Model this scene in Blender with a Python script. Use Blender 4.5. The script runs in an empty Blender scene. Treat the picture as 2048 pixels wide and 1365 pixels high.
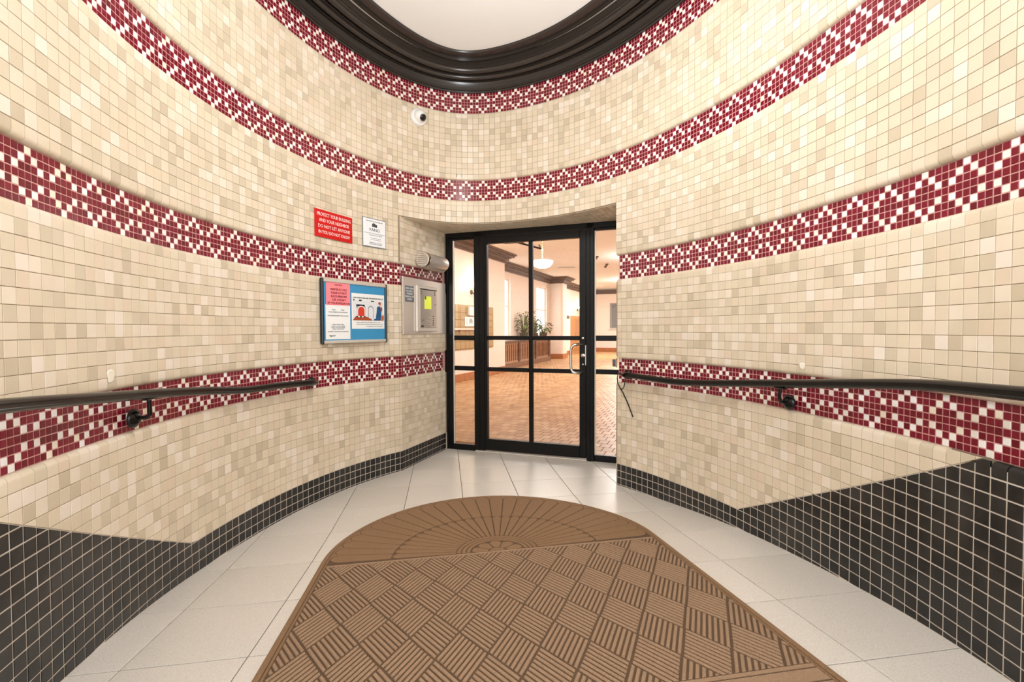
import bpy, math, random
import numpy as np
from mathutils import Matrix, Vector

random.seed(7)
rng = np.random.default_rng(11)
C = bpy.context.scene.collection
S = bpy.context.scene

# ------------------------------------------------------------------ camera, world, lights, exposure
FPX, PITCH, ROLL, HC = 955.47, -0.02496, -0.00379, 1.192
cp, sp, cr, sr = math.cos(PITCH), math.sin(PITCH), math.cos(ROLL), math.sin(ROLL)
_r0, _u0, _f = Vector((1, 0, 0)), Vector((0, -sp, cp)), Vector((0, cp, sp))
_right, _up = cr * _r0 + sr * _u0, -sr * _r0 + cr * _u0
cam = bpy.data.cameras.new('camera')
cam.sensor_width = 36.0
cam.lens = FPX / 2048 * 36.0
cam.clip_start = 0.02
camo = bpy.data.objects.new('camera', cam)
C.objects.link(camo)
camo.matrix_world = Matrix(((_right.x, _up.x, -_f.x, 0), (_right.y, _up.y, -_f.y, 0), (_right.z, _up.z, -_f.z, HC), (0, 0, 0, 1)))
S.camera = camo

S.view_settings.view_transform = 'Standard'
S.view_settings.look = 'None'
S.view_settings.gamma = 1.0
S.view_settings.use_curve_mapping = False
S.view_settings.exposure = 0.08

w = bpy.data.worlds.new('sky')
S.world = w
w.use_nodes = True
w.node_tree.nodes['Background'].inputs[0].default_value = (0.86, 0.93, 1.0, 1)
w.node_tree.nodes['Background'].inputs[1].default_value = 1.6


def area(name, loc, target, sx, sy, power, col=(1, 1, 1), shape='RECTANGLE'):
    l = bpy.data.lights.new(name, 'AREA')
    l.shape = shape
    l.size = sx
    l.size_y = sy
    l.energy = power
    l.color = col
    o = bpy.data.objects.new(name, l)
    C.objects.link(o)
    o.location = loc
    o.rotation_euler = (Vector(target) - Vector(loc)).to_track_quat('-Z', 'Y').to_euler()
    return o


def point(name, loc, power, col=(1, .85, .65), rad=.05):
    l = bpy.data.lights.new(name, 'POINT')
    l.energy = power
    l.color = col
    l.shadow_soft_size = rad
    o = bpy.data.objects.new(name, l)
    C.objects.link(o)
    o.location = loc
    return o


# vestibule: ceiling fixture overhead and daylight through the street doorway behind the camera
point('globe_lamp', (0.05, 2.0, 2.80), 63, (.95, .975, 1.0), .22)
area('street_daylight', (0.2, -1.05, 1.75), (0.1, 3.5, 1.35), 2.0, 2.3, 57, (.93, .965, 1.0))
area('ceiling_fill', (0.1, -.15, 1.75), (0.0, 2.7, 3.6), .5, .4, 12, (.97, .985, 1.0))  # added fill aimed upward to brighten the ceiling
# lobby: unseen fill discs added under the ceiling, and daylight from its windows
area('lobby_fill', (.7, 9.6, 3.18), (.7, 9.6, 0), 1.6, 1.6, 80, (.99, .985, .98), 'DISK')
area('lobby_fill', (3.4, 13.6, 3.18), (3.4, 13.6, 0), 1.6, 1.6, 150, (.99, .985, .98), 'DISK')
area('lobby_fill', (4.8, 20.5, 3.18), (4.8, 20.5, 0), 1.6, 1.6, 220, (.99, .985, .98), 'DISK')

point('lobby_ceiling_fill', (3.6, 13.4, 2.85), 70, (.97, .98, 1.0), .2)  # added fills without fixtures, lifting the lobby ceiling
point('lobby_ceiling_fill', (5.0, 20.0, 2.85), 90, (.97, .98, 1.0), .2)
point('lobby_ceiling_fill', (2.2, 7.2, 2.85), 45, (.97, .98, 1.0), .2)

# ------------------------------------------------------------------ small helpers


def lin(c):
    return tuple((x / 255 / 12.92) if x / 255 <= .04045 else ((x / 255 + .055) / 1.055) ** 2.4 for x in c)


def mat(name, col, rough=.5, metal=0., spec=.5, bump=0., bscale=60., var=0., vscale=8., emit=None, estr=0., coat=0.):
    m = bpy.data.materials.new(name)
    m.use_nodes = True
    nt = m.node_tree
    b = nt.nodes['Principled BSDF']
    c = (*lin(col), 1)
    b.inputs['Base Color'].default_value = c
    b.inputs['Roughness'].default_value = rough
    b.inputs['Metallic'].default_value = metal
    b.inputs['Specular IOR Level'].default_value = spec
    if coat:
        b.inputs['Coat Weight'].default_value = coat
        b.inputs['Coat Roughness'].default_value = .08
    tc = None
    if var or bump:
        tc = nt.nodes.new('ShaderNodeTexCoord')
    if var:
        n = nt.nodes.new('ShaderNodeTexNoise')
        n.inputs['Scale'].default_value = vscale
        n.inputs['Detail'].default_value = 6
        nt.links.new(tc.outputs['Object'], n.inputs['Vector'])
        mr = nt.nodes.new('ShaderNodeMapRange')
        mr.inputs[3].default_value = 1 - var
        mr.inputs[4].default_value = 1 + var
        nt.links.new(n.outputs['Fac'], mr.inputs[0])
        h = nt.nodes.new('ShaderNodeHueSaturation')
        h.inputs['Color'].default_value = c
        nt.links.new(mr.outputs[0], h.inputs['Value'])
        nt.links.new(h.outputs[0], b.inputs['Base Color'])
    if bump:
        n = nt.nodes.new('ShaderNodeTexNoise')
        n.inputs['Scale'].default_value = bscale
        n.inputs['Detail'].default_value = 4
        nt.links.new(tc.outputs['Object'], n.inputs['Vector'])
        bp = nt.nodes.new('ShaderNodeBump')
        bp.inputs['Strength'].default_value = bump
        bp.inputs['Distance'].default_value = .004
        nt.links.new(n.outputs['Fac'], bp.inputs['Height'])
        nt.links.new(bp.outputs[0], b.inputs['Normal'])
    if emit:
        b.inputs['Emission Color'].default_value = (*lin(emit), 1)
        b.inputs['Emission Strength'].default_value = estr
    return m


def tile_mat(name, stops, rough, dirt=0., bump=.0, coat=0., spec=.5, dirtcol=(150, 125, 85), dscale=1.6, objspace=False):
    """glazed tile: each piece has its own shade (the 'rnd' attribute picks it), with stains at world scale"""
    m = bpy.data.materials.new(name)
    m.use_nodes = True
    nt = m.node_tree
    b = nt.nodes['Principled BSDF']
    b.inputs['Roughness'].default_value = rough
    b.inputs['Specular IOR Level'].default_value = spec
    if coat:
        b.inputs['Coat Weight'].default_value = coat
        b.inputs['Coat Roughness'].default_value = .06
    at = nt.nodes.new('ShaderNodeAttribute')
    at.attribute_name = 'rnd'
    r = nt.nodes.new('ShaderNodeValToRGB')
    el = r.color_ramp.elements
    r.color_ramp.interpolation = 'LINEAR'
    n = len(stops)
    while len(el) < n:
        el.new(.5)
    for i, c in enumerate(stops):
        el[i].position = i / (n - 1)
        el[i].color = (*lin(c), 1)
    nt.links.new(at.outputs['Fac'], r.inputs[0])
    out = r.outputs[0]
    geo = nt.nodes.new('ShaderNodeNewGeometry')
    if dirt:
        nz = nt.nodes.new('ShaderNodeTexNoise')
        nz.inputs['Scale'].default_value = dscale
        nz.inputs['Detail'].default_value = 8
        nz.inputs['Roughness'].default_value = .62
        nt.links.new(geo.outputs['Position'], nz.inputs['Vector'])
        mr = nt.nodes.new('ShaderNodeMapRange')
        mr.inputs[1].default_value = .46
        mr.inputs[2].default_value = .78
        mr.inputs[3].default_value = 0
        mr.inputs[4].default_value = dirt
        nt.links.new(nz.outputs['Fac'], mr.inputs[0])
        mx = nt.nodes.new('ShaderNodeMix')
        mx.data_type = 'RGBA'
        mx.blend_type = 'MIX'
        nt.links.new(mr.outputs[0], mx.inputs[0])
        nt.links.new(out, mx.inputs[6])
        mx.inputs[7].default_value = (*lin(dirtcol), 1)
        out = mx.outputs[2]
    nt.links.new(out, b.inputs['Base Color'])
    if bump:
        nz = nt.nodes.new('ShaderNodeTexNoise')
        nz.inputs['Scale'].default_value = 45
        nz.inputs['Detail'].default_value = 3
        nt.links.new(geo.outputs['Position'], nz.inputs['Vector'])
        bp = nt.nodes.new('ShaderNodeBump')
        bp.inputs['Strength'].default_value = bump
        bp.inputs['Distance'].default_value = .003
        nt.links.new(nz.outputs['Fac'], bp.inputs['Height'])
        nt.links.new(bp.outputs[0], b.inputs['Normal'])
    return m


class MB:
    def __init__(s):
        s.v, s.f, s.m = [], [], []

    def add(s, v, f, m=0):
        o = len(s.v)
        s.v += [tuple(p) for p in v]
        s.f += [tuple(i + o for i in q) for q in f]
        s.m += [m] * len(f)
        return s

    def box(s, lo, hi, m=0, M=None):
        x0, y0, z0 = lo
        x1, y1, z1 = hi
        v = [Vector(p) for p in ((x0, y0, z0), (x1, y0, z0), (x1, y1, z0), (x0, y1, z0), (x0, y0, z1), (x1, y0, z1), (x1, y1, z1), (x0, y1, z1))]
        if M is not None:
            v = [M @ p for p in v]
        return s.add(v, [(0, 3, 2, 1), (4, 5, 6, 7), (0, 1, 5, 4), (1, 2, 6, 5), (2, 3, 7, 6), (3, 0, 4, 7)], m)

    def bbox(s, lo, hi, b=.004, m=0, M=None):
        """box with chamfered edges"""
        x0, y0, z0 = lo
        x1, y1, z1 = hi
        b = min(b, (x1 - x0) * .45, (y1 - y0) * .45, (z1 - z0) * .45)
        import itertools
        cx, cy, cz = (x0 + x1) / 2, (y0 + y1) / 2, (z0 + z1) / 2
        hx, hy, hz = (x1 - x0) / 2, (y1 - y0) / 2, (z1 - z0) / 2
        idx, v = {}, []
        for sx, sy, sz in itertools.product((-1, 1), repeat=3):
            for ax in range(3):
                p = [cx + sx * (hx - b), cy + sy * (hy - b), cz + sz * (hz - b)]
                p[ax] += (sx, sy, sz)[ax] * b
                idx[(sx, sy, sz, ax)] = len(v)
                v.append(Vector(p))
        f = []
        for ax in range(3):
            o = [i for i in range(3) if i != ax]
            for sg in (-1, 1):
                q = []
                for a, c in ((-1, -1), (1, -1), (1, 1), (-1, 1)):
                    k = [0, 0, 0]
                    k[ax] = sg
                    k[o[0]] = a
                    k[o[1]] = c
                    q.append(idx[(*k, ax)])
                f.append(q)
        for a, c in ((0, 1), (0, 2), (1, 2)):
            o = 3 - a - c
            for sa in (-1, 1):
                for sc in (-1, 1):
                    k = [0, 0, 0]
                    k[a], k[c] = sa, sc
                    k0, k1 = list(k), list(k)
                    k0[o], k1[o] = -1, 1
                    f.append([idx[(*k0, a)], idx[(*k1, a)], idx[(*k1, c)], idx[(*k0, c)]])
        for k in itertools.product((-1, 1), repeat=3):
            f.append([idx[(*k, 0)], idx[(*k, 1)], idx[(*k, 2)]])
        cen = Vector((cx, cy, cz))
        ff = []
        for q in f:
            n = (v[q[1]] - v[q[0]]).cross(v[q[2]] - v[q[1]])
            mid = sum((v[i] for i in q), Vector()) / len(q)
            ff.append(q if n.dot(mid - cen) > 0 else q[::-1])
        if M is not None:
            v = [M @ p for p in v]
        return s.add(v, ff, m)

    def cyl(s, p0, p1, r0, r1=None, n=20, m=0, caps=True):
        r1 = r0 if r1 is None else r1
        p0, p1 = Vector(p0), Vector(p1)
        z = (p1 - p0).normalized()
        x = z.orthogonal().normalized()
        y = z.cross(x)
        v = []
        for p, r in ((p0, r0), (p1, r1)):
            v += [p + (x * math.cos(a) + y * math.sin(a)) * r for a in (2 * math.pi * i / n for i in range(n))]
        f = [(i, (i + 1) % n, n + (i + 1) % n, n + i) for i in range(n)]
        if caps:
            f += [tuple(range(n - 1, -1, -1)), tuple(range(n, 2 * n))]
        return s.add(v, f, m)

    def lathe(s, prof, M, n=24, m=0):
        """prof: (radius, height) along local z"""
        v, f = [], []
        for r, h in prof:
            v += [M @ Vector((r * math.cos(2 * math.pi * i / n), r * math.sin(2 * math.pi * i / n), h)) for i in range(n)]
        for k in range(len(prof) - 1):
            for i in range(n):
                j = (i + 1) % n
                f.append((k * n + i, k * n + j, k * n + n + j, k * n + n + i))
        f.append(tuple(range(n - 1, -1, -1)))
        f.append(tuple((len(prof) - 1) * n + i for i in range(n)))
        return s.add(v, f, m)

    def tube(s, pts, r, n=12, m=0, prof=None):
        pts = [Vector(p) for p in pts]
        v, f = [], []
        up = Vector((0, 0, 1))
        prof = prof or [(r * math.cos(2 * math.pi * i / n), r * math.sin(2 * math.pi * i / n)) for i in range(n)]
        n = len(prof)
        px = None
        for i, p in enumerate(pts):
            t = (pts[min(i + 1, len(pts) - 1)] - pts[max(i - 1, 0)]).normalized()
            if abs(t.z) < .9:
                x = t.cross(up).normalized()
            else:
                x = (px - t * px.dot(t)).normalized() if px else t.orthogonal().normalized()
            if px is not None and x.dot(px) < 0:
                x = -x
            px = x
            y = x.cross(t).normalized()
            v += [p + x * a + y * b for a, b in prof]
        for k in range(len(pts) - 1):
            for i in range(n):
                j = (i + 1) % n
                f.append((k * n + i, k * n + j, k * n + n + j, k * n + n + i))
        f.append(tuple(range(n - 1, -1, -1)))
        f.append(tuple((len(pts) - 1) * n + i for i in range(n)))
        return s.add(v, f, m)

    def mesh(s, name, mats, smooth=False):
        me = bpy.data.meshes.new(name)
        me.from_pydata(s.v, [], s.f)
        for x in (mats if isinstance(mats, (list, tuple)) else [mats]):
            me.materials.append(x)
        if max(s.m or [0]):
            me.polygons.foreach_set('material_index', s.m)
        if smooth:
            me.polygons.foreach_set('use_smooth', [True] * len(s.f))
            try:
                me.set_sharp_from_angle(angle=math.radians(38))
            except Exception:
                pass
        me.update()
        return me

    def build(s, name, mats, parent=None, smooth=False, M=None):
        return link(name, s.mesh(name, mats, smooth), parent, M)


def link(name, data, parent=None, M=None):
    o = bpy.data.objects.new(name, data)
    C.objects.link(o)
    if parent:
        o.parent = parent
    if M is not None:
        o.matrix_local = M
    return o


def tag(o, label=None, cat=None, group=None, kind=None):
    if label:
        o['label'] = label
    if cat:
        o['category'] = cat
    if group:
        o['group'] = group
    if kind:
        o['kind'] = kind
    return o


def empty(name, M):
    o = bpy.data.objects.new(name, None)
    o.empty_display_size = .1
    C.objects.link(o)
    o.matrix_world = M if isinstance(M, Matrix) else Matrix.Translation(M)
    return o


def frame(p, x, z):
    """matrix with local X along x, local Z along z (both horizontal), Y up"""
    x, z = Vector((*x, 0)).normalized(), Vector((*z, 0)).normalized()
    return Matrix(((x.x, 0, z.x, p[0]), (x.y, 0, z.y, p[1]), (0, 1, 0, p[2]), (0, 0, 0, 1)))


def lettering(txt, size, M, material, parent, width=None, ext=.0006, name='lettering', align='CENTER'):
    cu = bpy.data.curves.new('lettering', 'FONT')
    cu.body = txt
    cu.size = size
    cu.align_x = align
    cu.align_y = 'CENTER'
    cu.extrude = ext
    cu.resolution_u = 2
    t = bpy.data.objects.new('lettering', cu)
    C.objects.link(t)
    bpy.context.view_layer.update()
    me = bpy.data.meshes.new_from_object(t.evaluated_get(bpy.context.evaluated_depsgraph_get()))
    bpy.data.objects.remove(t)
    if width and len(me.vertices):
        xs = [v.co.x for v in me.vertices]
        k = width / max(1e-6, max(xs) - min(xs))
        for v in me.vertices:
            v.co.x *= k
    me.materials.clear()
    me.materials.append(material)
    return link(name, me, parent, M)


# ------------------------------------------------------------------ the plan of the round vestibule
KAP = [-0.02943, -0.28379, -0.37016, -0.30924, -0.32521, -0.40452, -0.42362, -1.02916, -1.54071, -0.60709, -0.55667, -0.47434, -0.35502, -0.25693, -0.36587, -0.08972, -0.43917, -0.07547]
LEN = 7.4
SG = np.linspace(0, LEN, 741)
_k = np.interp(SG, np.linspace(0, LEN, len(KAP)), KAP)
ANG = 1.808606 + np.concatenate([[0], np.cumsum((_k[1:] + _k[:-1]) / 2 * np.diff(SG))])
_c, _s, _d = np.cos(ANG), np.sin(ANG), np.diff(SG)
CX = -1.417325 + np.concatenate([[0], np.cumsum((_c[1:] + _c[:-1]) / 2 * _d)])
CY = 1.312367 + np.concatenate([[0], np.cumsum((_s[1:] + _s[:-1]) / 2 * _d)])


def W(s, off=0.):
    """point on the wall line at arc length s, moved off metres into the room -> x, y, tx, ty"""
    s = np.asarray(s, float)
    a = np.interp(s, SG, ANG)
    e = np.where(s < 0, s, np.where(s > LEN, s - LEN, 0.))
    tx, ty = np.cos(a), np.sin(a)
    x = np.interp(s, SG, CX) + tx * e + ty * off
    y = np.interp(s, SG, CY) + ty * e - tx * off
    return x, y, tx, ty


def fz(x, y):
    """floor height: level at the door, ramping up towards the street"""
    q = .012
    return q * np.logaddexp(0, (.225 + .0265 * x - .075 * y) / q)


def Wfr(s, off, z):
    x, y, tx, ty = (float(v) for v in W(s, off))
    return frame((x, y, z), (tx, ty), (ty, -tx))


def project(P):
    P = np.asarray(P, float)
    X, Y, Z = P[..., 0], P[..., 1], P[..., 2] - HC
    D = np.maximum(Y * cp + Z * sp, 1e-3)
    V = -Y * sp + Z * cp
    u, v = X / D, -V / D
    return 1024 + FPX * (u * cr - v * sr), 682.5 + FPX * (u * sr + v * cr), Y * cp + Z * sp


S_L, S_R = 2.855, 4.935            # where the door recess cuts the wall
S0, S1 = -2.05, 9.4                # straight runs behind the camera
P_M, P_T = .0254, .0508            # mosaic and tile pitch
D0, D1, C0, C1, B0, B1, A0, A1 = .788, .966, 1.566, 1.744, 2.343, 2.521, 3.1146, 3.292
LIP = 2.14
REC = .02                          # bands lie 2 cm behind the tile face
Lp, Rp = np.array([-.669, 4.746]), np.array([1.045, 4.146])      # ends of the door frame line
dr = np.array([.94386, -.33034])
cl = np.array([float(W(S_L)[0]), float(W(S_L)[1])])
crn = np.array([float(W(S_R)[0]), float(W(S_R)[1])])

# ------------------------------------------------------------------ materials
M_cream = tile_mat('cream_tile', [(198, 182, 156), (208, 193, 167), (215, 200, 175), (219, 204, 178), (222, 207, 181), (223, 207, 180), (225, 210, 185), (226, 209, 186), (231, 216, 194), (236, 223, 206), (220, 202, 174), (224, 204, 180)], .42, dirt=.28, bump=.10, dirtcol=(176, 156, 120))
M_black = tile_mat('black_tile', [(16, 15, 14), (21, 20, 19), (26, 25, 24), (31, 30, 29), (24, 23, 21), (37, 36, 34)], .36, dirt=.30, bump=.12, dirtcol=(104, 98, 90), dscale=3.4)
M_red = tile_mat('red_mosaic', [(100, 7, 25), (110, 9, 30), (118, 11, 35), (122, 13, 38), (114, 12, 32), (128, 17, 43)], .24, bump=.16, coat=.1, spec=.4)
M_white = tile_mat('white_mosaic', [(238, 230, 214), (242, 237, 228), (246, 242, 236), (248, 246, 243), (243, 232, 206)], .2, bump=.1, coat=.25)
M_groutc = mat('cream_joint', (150, 133, 108), .9)
M_groutk = mat('pale_joint', (206, 194, 178), .9)
M_groutm = mat('mosaic_joint', (212, 160, 152), .9)
M_floor = None
M_frame = mat('black_metal', (8, 8, 8), .36, spec=.3)
M_rail = mat('black_gloss_paint', (13, 11, 10), .18, spec=.4)
M_corn = mat('dark_brown_gloss', (50, 44, 39), .25, spec=.6)
M_ceil = mat('ceiling_paint', (247, 246, 244), .8)
M_steel = mat('brushed_steel', (226, 220, 212), .36, metal=.7)
M_steel2 = mat('pale_metal', (222, 214, 202), .4, metal=.35)
M_chrome = mat('satin_chrome', (222, 218, 212), .2, metal=1.)
M_wp = mat('white_plastic', (240, 238, 234), .35)
M_paper = mat('white_paper', (243, 243, 240), .7)
M_ink = mat('black_ink', (28, 28, 34), .7)
M_grey = mat('grey_ink', (120, 122, 126), .7)

gl = bpy.data.materials.new('clear_glass')
gl.use_nodes = True
_nt = gl.node_tree
_nt.nodes.remove(_nt.nodes['Principled BSDF'])
_t = _nt.nodes.new('ShaderNodeBsdfTransparent')
_t.inputs[0].default_value = (.965, .975, .965, 1)
_g = _nt.nodes.new('ShaderNodeBsdfGlossy')
_g.inputs['Roughness'].default_value = .0
_fr = _nt.nodes.new('ShaderNodeFresnel')
_fr.inputs[0].default_value = 1.45
_mx = _nt.nodes.new('ShaderNodeMixShader')
_nt.links.new(_fr.outputs[0], _mx.inputs[0])
_nt.links.new(_t.outputs[0], _mx.inputs[1])
_nt.links.new(_g.outputs[0], _mx.inputs[2])
_nt.links.new(_mx.outputs[0], _nt.nodes['Material Output'].inputs[0])
M_glass = gl

# ------------------------------------------------------------------ tiles: one unit mesh per kind, copied; far or cut ones joined


def unit_tile(w_, h_, t, b):
    """pillow tile, local x along the wall, y up, z out; back at 0, face at t"""
    x, y = w_ / 2, h_ / 2
    xi, yi = x - b, y - b
    v = [(-x, -y, 0), (x, -y, 0), (x, y, 0), (-x, y, 0), (-x, -y, t - b), (x, -y, t - b), (x, y, t - b), (-x, y, t - b), (-xi, -yi, t), (xi, -yi, t), (xi, yi, t), (-xi, yi, t)]
    f = [(8, 9, 10, 11)]
    for i in range(4):
        j = (i + 1) % 4
        f += [(i, j, 4 + j, 4 + i), (4 + i, 4 + j, 8 + j, 8 + i)]
    return np.array(v, float), f


def unit_bull(w_, h_, r, t, b, top=True):
    """tile whose top (or bottom) edge rolls back a quarter round of radius r"""
    x, y = w_ / 2, h_ / 2
    pr = [(-y, t - r - .004), (-y, t - b), (-y + b, t)]
    for i in range(6):
        a = math.pi / 2 * i / 5
        pr.append((y - r + r * math.sin(a), t - r + r * math.cos(a)))
    pr.append((y, t - r - .004))
    if not top:
        pr = [(-p[0], p[1]) for p in pr][::-1]
    n = len(pr)
    v = [(-x, p[0], p[1]) for p in pr] + [(x, p[0], p[1]) for p in pr]
    f = [(i, n + i, n + i + 1, i + 1) for i in range(n - 1)]
    f += [tuple(range(n)), tuple(range(2 * n - 1, n - 1, -1))]
    return np.array(v, float), f


NV = 14
UNIT = {}


def unit(kind):
    if kind in UNIT:
        return UNIT[kind]
    if kind == 'cream':
        v, f = unit_tile(P_T - .0020, .0500 - .0020, .0068, .0009); m = M_cream
    elif kind == 'creamlow':
        v, f = unit_tile(P_T - .0020, .0516 - .0020, .0068, .0009); m = M_cream
    elif kind == 'black':
        v, f = unit_tile(P_T - .0050, .0516 - .0050, .0072, .0007); m = M_black
    elif kind == 'red':
        v, f = unit_tile(P_M - .0036, P_M - .0036, .0052, .0010); m = M_red
    elif kind == 'white':
        v, f = unit_tile(P_M - .0028, P_M - .0028, .0052, .0010); m = M_white
    elif kind == 'bulltop':
        v, f = unit_bull(P_T - .0015, .0516 - .0012, REC - .001, REC + .003, .0014, True); m = M_cream
    elif kind == 'bulltopk':
        v, f = unit_bull(P_T - .0042, .0516 - .003, REC - .001, REC + .003, .0018, True); m = M_black
    elif kind == 'bullbot':
        v, f = unit_bull(P_T - .0015, .0500 - .0012, REC - .001, REC + .003, .0014, False); m = M_cream
    me = []
    smooth = kind.startswith('bull')
    for i in range(NV):
        b = MB()
        b.add(v, f)
        q = b.mesh(kind + '_tile', m, smooth)
        a = q.attributes.new('rnd', 'FLOAT', 'FACE')
        a.data.foreach_set('value', [(i + .5) / NV] * len(f))
        me.append(q)
    UNIT[kind] = (v, f, m, me, smooth)
    return UNIT[kind]


TILES = {}     # (parent name, part name) -> list of (kind, 4x4 matrix, rnd, pixel score)
CUT = {}       # (parent name, part name) -> list of (verts, faces, rnd, material)


def put(parent, part, kind, M, rnd=None, jitter=1.):
    if rnd is None:
        rnd = rng.random()
    a, b_, c = rng.normal(0, .0045 * jitter, 3)
    dz = rng.normal(0, .0003 * min(jitter, 1))
    J = np.array([[1, -c * .3, b_, 0], [c * .3, 1, -a, 0], [-b_, a, 1, dz], [0, 0, 0, 1]])
    TILES.setdefault((parent, part), []).append((kind, M @ J, rnd))


def npframe(x, y, z, tx, ty):
    return np.array([[tx, 0, ty, x], [ty, 0, -tx, y], [0, 1, 0, z], [0, 0, 0, 1]], float)


def clip(poly, a, b, c):
    """keep a*x + b*y <= c"""
    out = []
    n = len(poly)
    for i in range(n):
        p, q = poly[i], poly[(i + 1) % n]
        dp, dq = a * p[0] + b * p[1] - c, a * q[0] + b * q[1] - c
        if dp <= 0:
            out.append(p)
        if (dp < 0 < dq) or (dq < 0 < dp):
            t = dp / (dp - dq)
            out.append((p[0] + t * (q[0] - p[0]), p[1] + t * (q[1] - p[1])))
    return out


def poly_area(p):
    return .5 * sum(p[i][0] * p[(i + 1) % len(p)][1] - p[(i + 1) % len(p)][0] * p[i][1] for i in range(len(p)))


def inset(poly, d):
    """shrink a convex counter-clockwise polygon"""
    q = list(poly)
    n = len(poly)
    for i in range(n):
        (x0, y0), (x1, y1) = poly[i], poly[(i + 1) % n]
        l = math.hypot(x1 - x0, y1 - y0)
        if l < 1e-6:
            continue
        a, b = (y1 - y0) / l, -(x1 - x0) / l
        q = clip(q, a, b, a * x0 + b * y0 - d)
        if len(q) < 3:
            return []
    return q


def clean(p):
    o = []
    for q in p:
        if not o or math.hypot(q[0] - o[-1][0], q[1] - o[-1][1]) > 4e-4:
            o.append(q)
    if len(o) > 1 and math.hypot(o[0][0] - o[-1][0], o[0][1] - o[-1][1]) < 4e-4:
        o.pop()
    return o


def prism(poly, g, t, b):
    """bevelled slab over a convex polygon (x, y); back z=0, face z=t"""
    p = clean(inset(clean(poly), g))
    if len(p) < 3 or poly_area(p) < 2e-5:
        return None
    q = clean(inset(p, b))
    n = len(p)
    v = [(x, y, 0) for x, y in p] + [(x, y, t - b) for x, y in p]
    f = [(i, (i + 1) % n, n + (i + 1) % n, n + i) for i in range(n)]
    if len(q) == n:
        v += [(x, y, t) for x, y in q]
        f += [(n + i, n + (i + 1) % n, 2 * n + (i + 1) % n, 2 * n + i) for i in range(n)]
        f.append(tuple(range(2 * n, 3 * n)))
    else:
        f.append(tuple(range(n, 2 * n)))
    return np.array(v, float), f


def put_cut(parent, part, poly, M, g, t, b, material, rnd=None):
    r = prism(poly, g, t, b)
    if r is None:
        return
    v = r[0] @ M[:3, :3].T + M[:3, 3]
    CUT.setdefault((parent, part), []).append((v, r[1], rng.random() if rnd is None else rnd, material))


def flush_tiles(PAR, limit=300, minpx=9.3):
    for key in sorted(set(TILES) | set(CUT)):
        parent, part = PAR[key[0]], key[1]
        L = TILES.get(key, [])
        acc = {}
        if L:
            Ms = np.array([t[1] for t in L])
            hw = np.array([[.5 * P_M] if t[0] in ('red', 'white') else [.5 * P_T] for t in L])
            c = Ms[:, :3, 3]
            ux = Ms[:, :3, 0] * hw
            uy = Ms[:, :3, 1] * hw
            pa = [np.stack(project(c + k)[:2], -1) for k in (-ux, ux, -uy, uy)]
            dx, dy = pa[1] - pa[0], pa[3] - pa[2]
            u, v, d = project(c)
            ar = np.abs(dx[:, 0] * dy[:, 1] - dx[:, 1] * dy[:, 0])
            # thinnest width of the projected tile
            wmin = ar / np.maximum(np.hypot(*dx.T), np.hypot(*dy.T))
            ok = (d > .3) & (u > -15) & (u < 2063) & (v > -15) & (v < 1380) & (wmin >= minpx) & ((c - np.array([0, 0, HC])) * Ms[:, :3, 2]).sum(1).__lt__(0)
            order = np.argsort(-np.where(ok, ar, -1))
            pick = set(int(i) for i in order[:limit] if ok[i])
            for i, (kind, M, r) in enumerate(L):
                if i in pick:
                    me = unit(kind)[3][min(NV - 1, int(r * NV))]
                    o = bpy.data.objects.new(part, me)
                    C.objects.link(o)
                    o.parent = parent
                    o.matrix_local = Matrix(M.tolist())
                else:
                    acc.setdefault(kind, []).append(i)
        V, F, Rn, MI, SM, mats = [], [], [], [], [], []
        base = 0
        for kind, ids in acc.items():
            uv, uf, um, _, smooth = unit(kind)
            if um not in mats:
                mats.append(um)
            Mk = Ms[ids]
            vv = np.einsum('nij,kj->nki', Mk[:, :3, :3], uv) + Mk[:, None, :3, 3]
            n, k = len(ids), len(uv)
            V.append(vv.reshape(-1, 3))
            for a in range(n):
                o = base + a * k
                F += [tuple(o + q for q in ff) for ff in uf]
                Rn += [L[ids[a]][2]] * len(uf)
                MI += [mats.index(um)] * len(uf)
                SM += [smooth] * len(uf)
            base += n * k
        for vv, ff, r, m in CUT.get(key, []):
            if m not in mats:
                mats.append(m)
            V.append(vv)
            F += [tuple(base + q for q in x) for x in ff]
            Rn += [r] * len(ff)
            MI += [mats.index(m)] * len(ff)
            SM += [False] * len(ff)
            base += len(vv)
        if V:
            me = bpy.data.meshes.new(part + '_field')
            me.from_pydata(np.concatenate(V).tolist(), [], F)
            for m in mats:
                me.materials.append(m)
            me.polygons.foreach_set('material_index', MI)
            me.polygons.foreach_set('use_smooth', SM)
            a = me.attributes.new('rnd', 'FLOAT', 'FACE')
            a.data.foreach_set('value', Rn)
            if any(SM):
                me.set_sharp_from_angle(angle=math.radians(38))
            o = link(part + '_field', me, parent)
            o['kind'] = 'stuff'


# ------------------------------------------------------------------ wall bodies (the bed behind the tiles)


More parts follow.
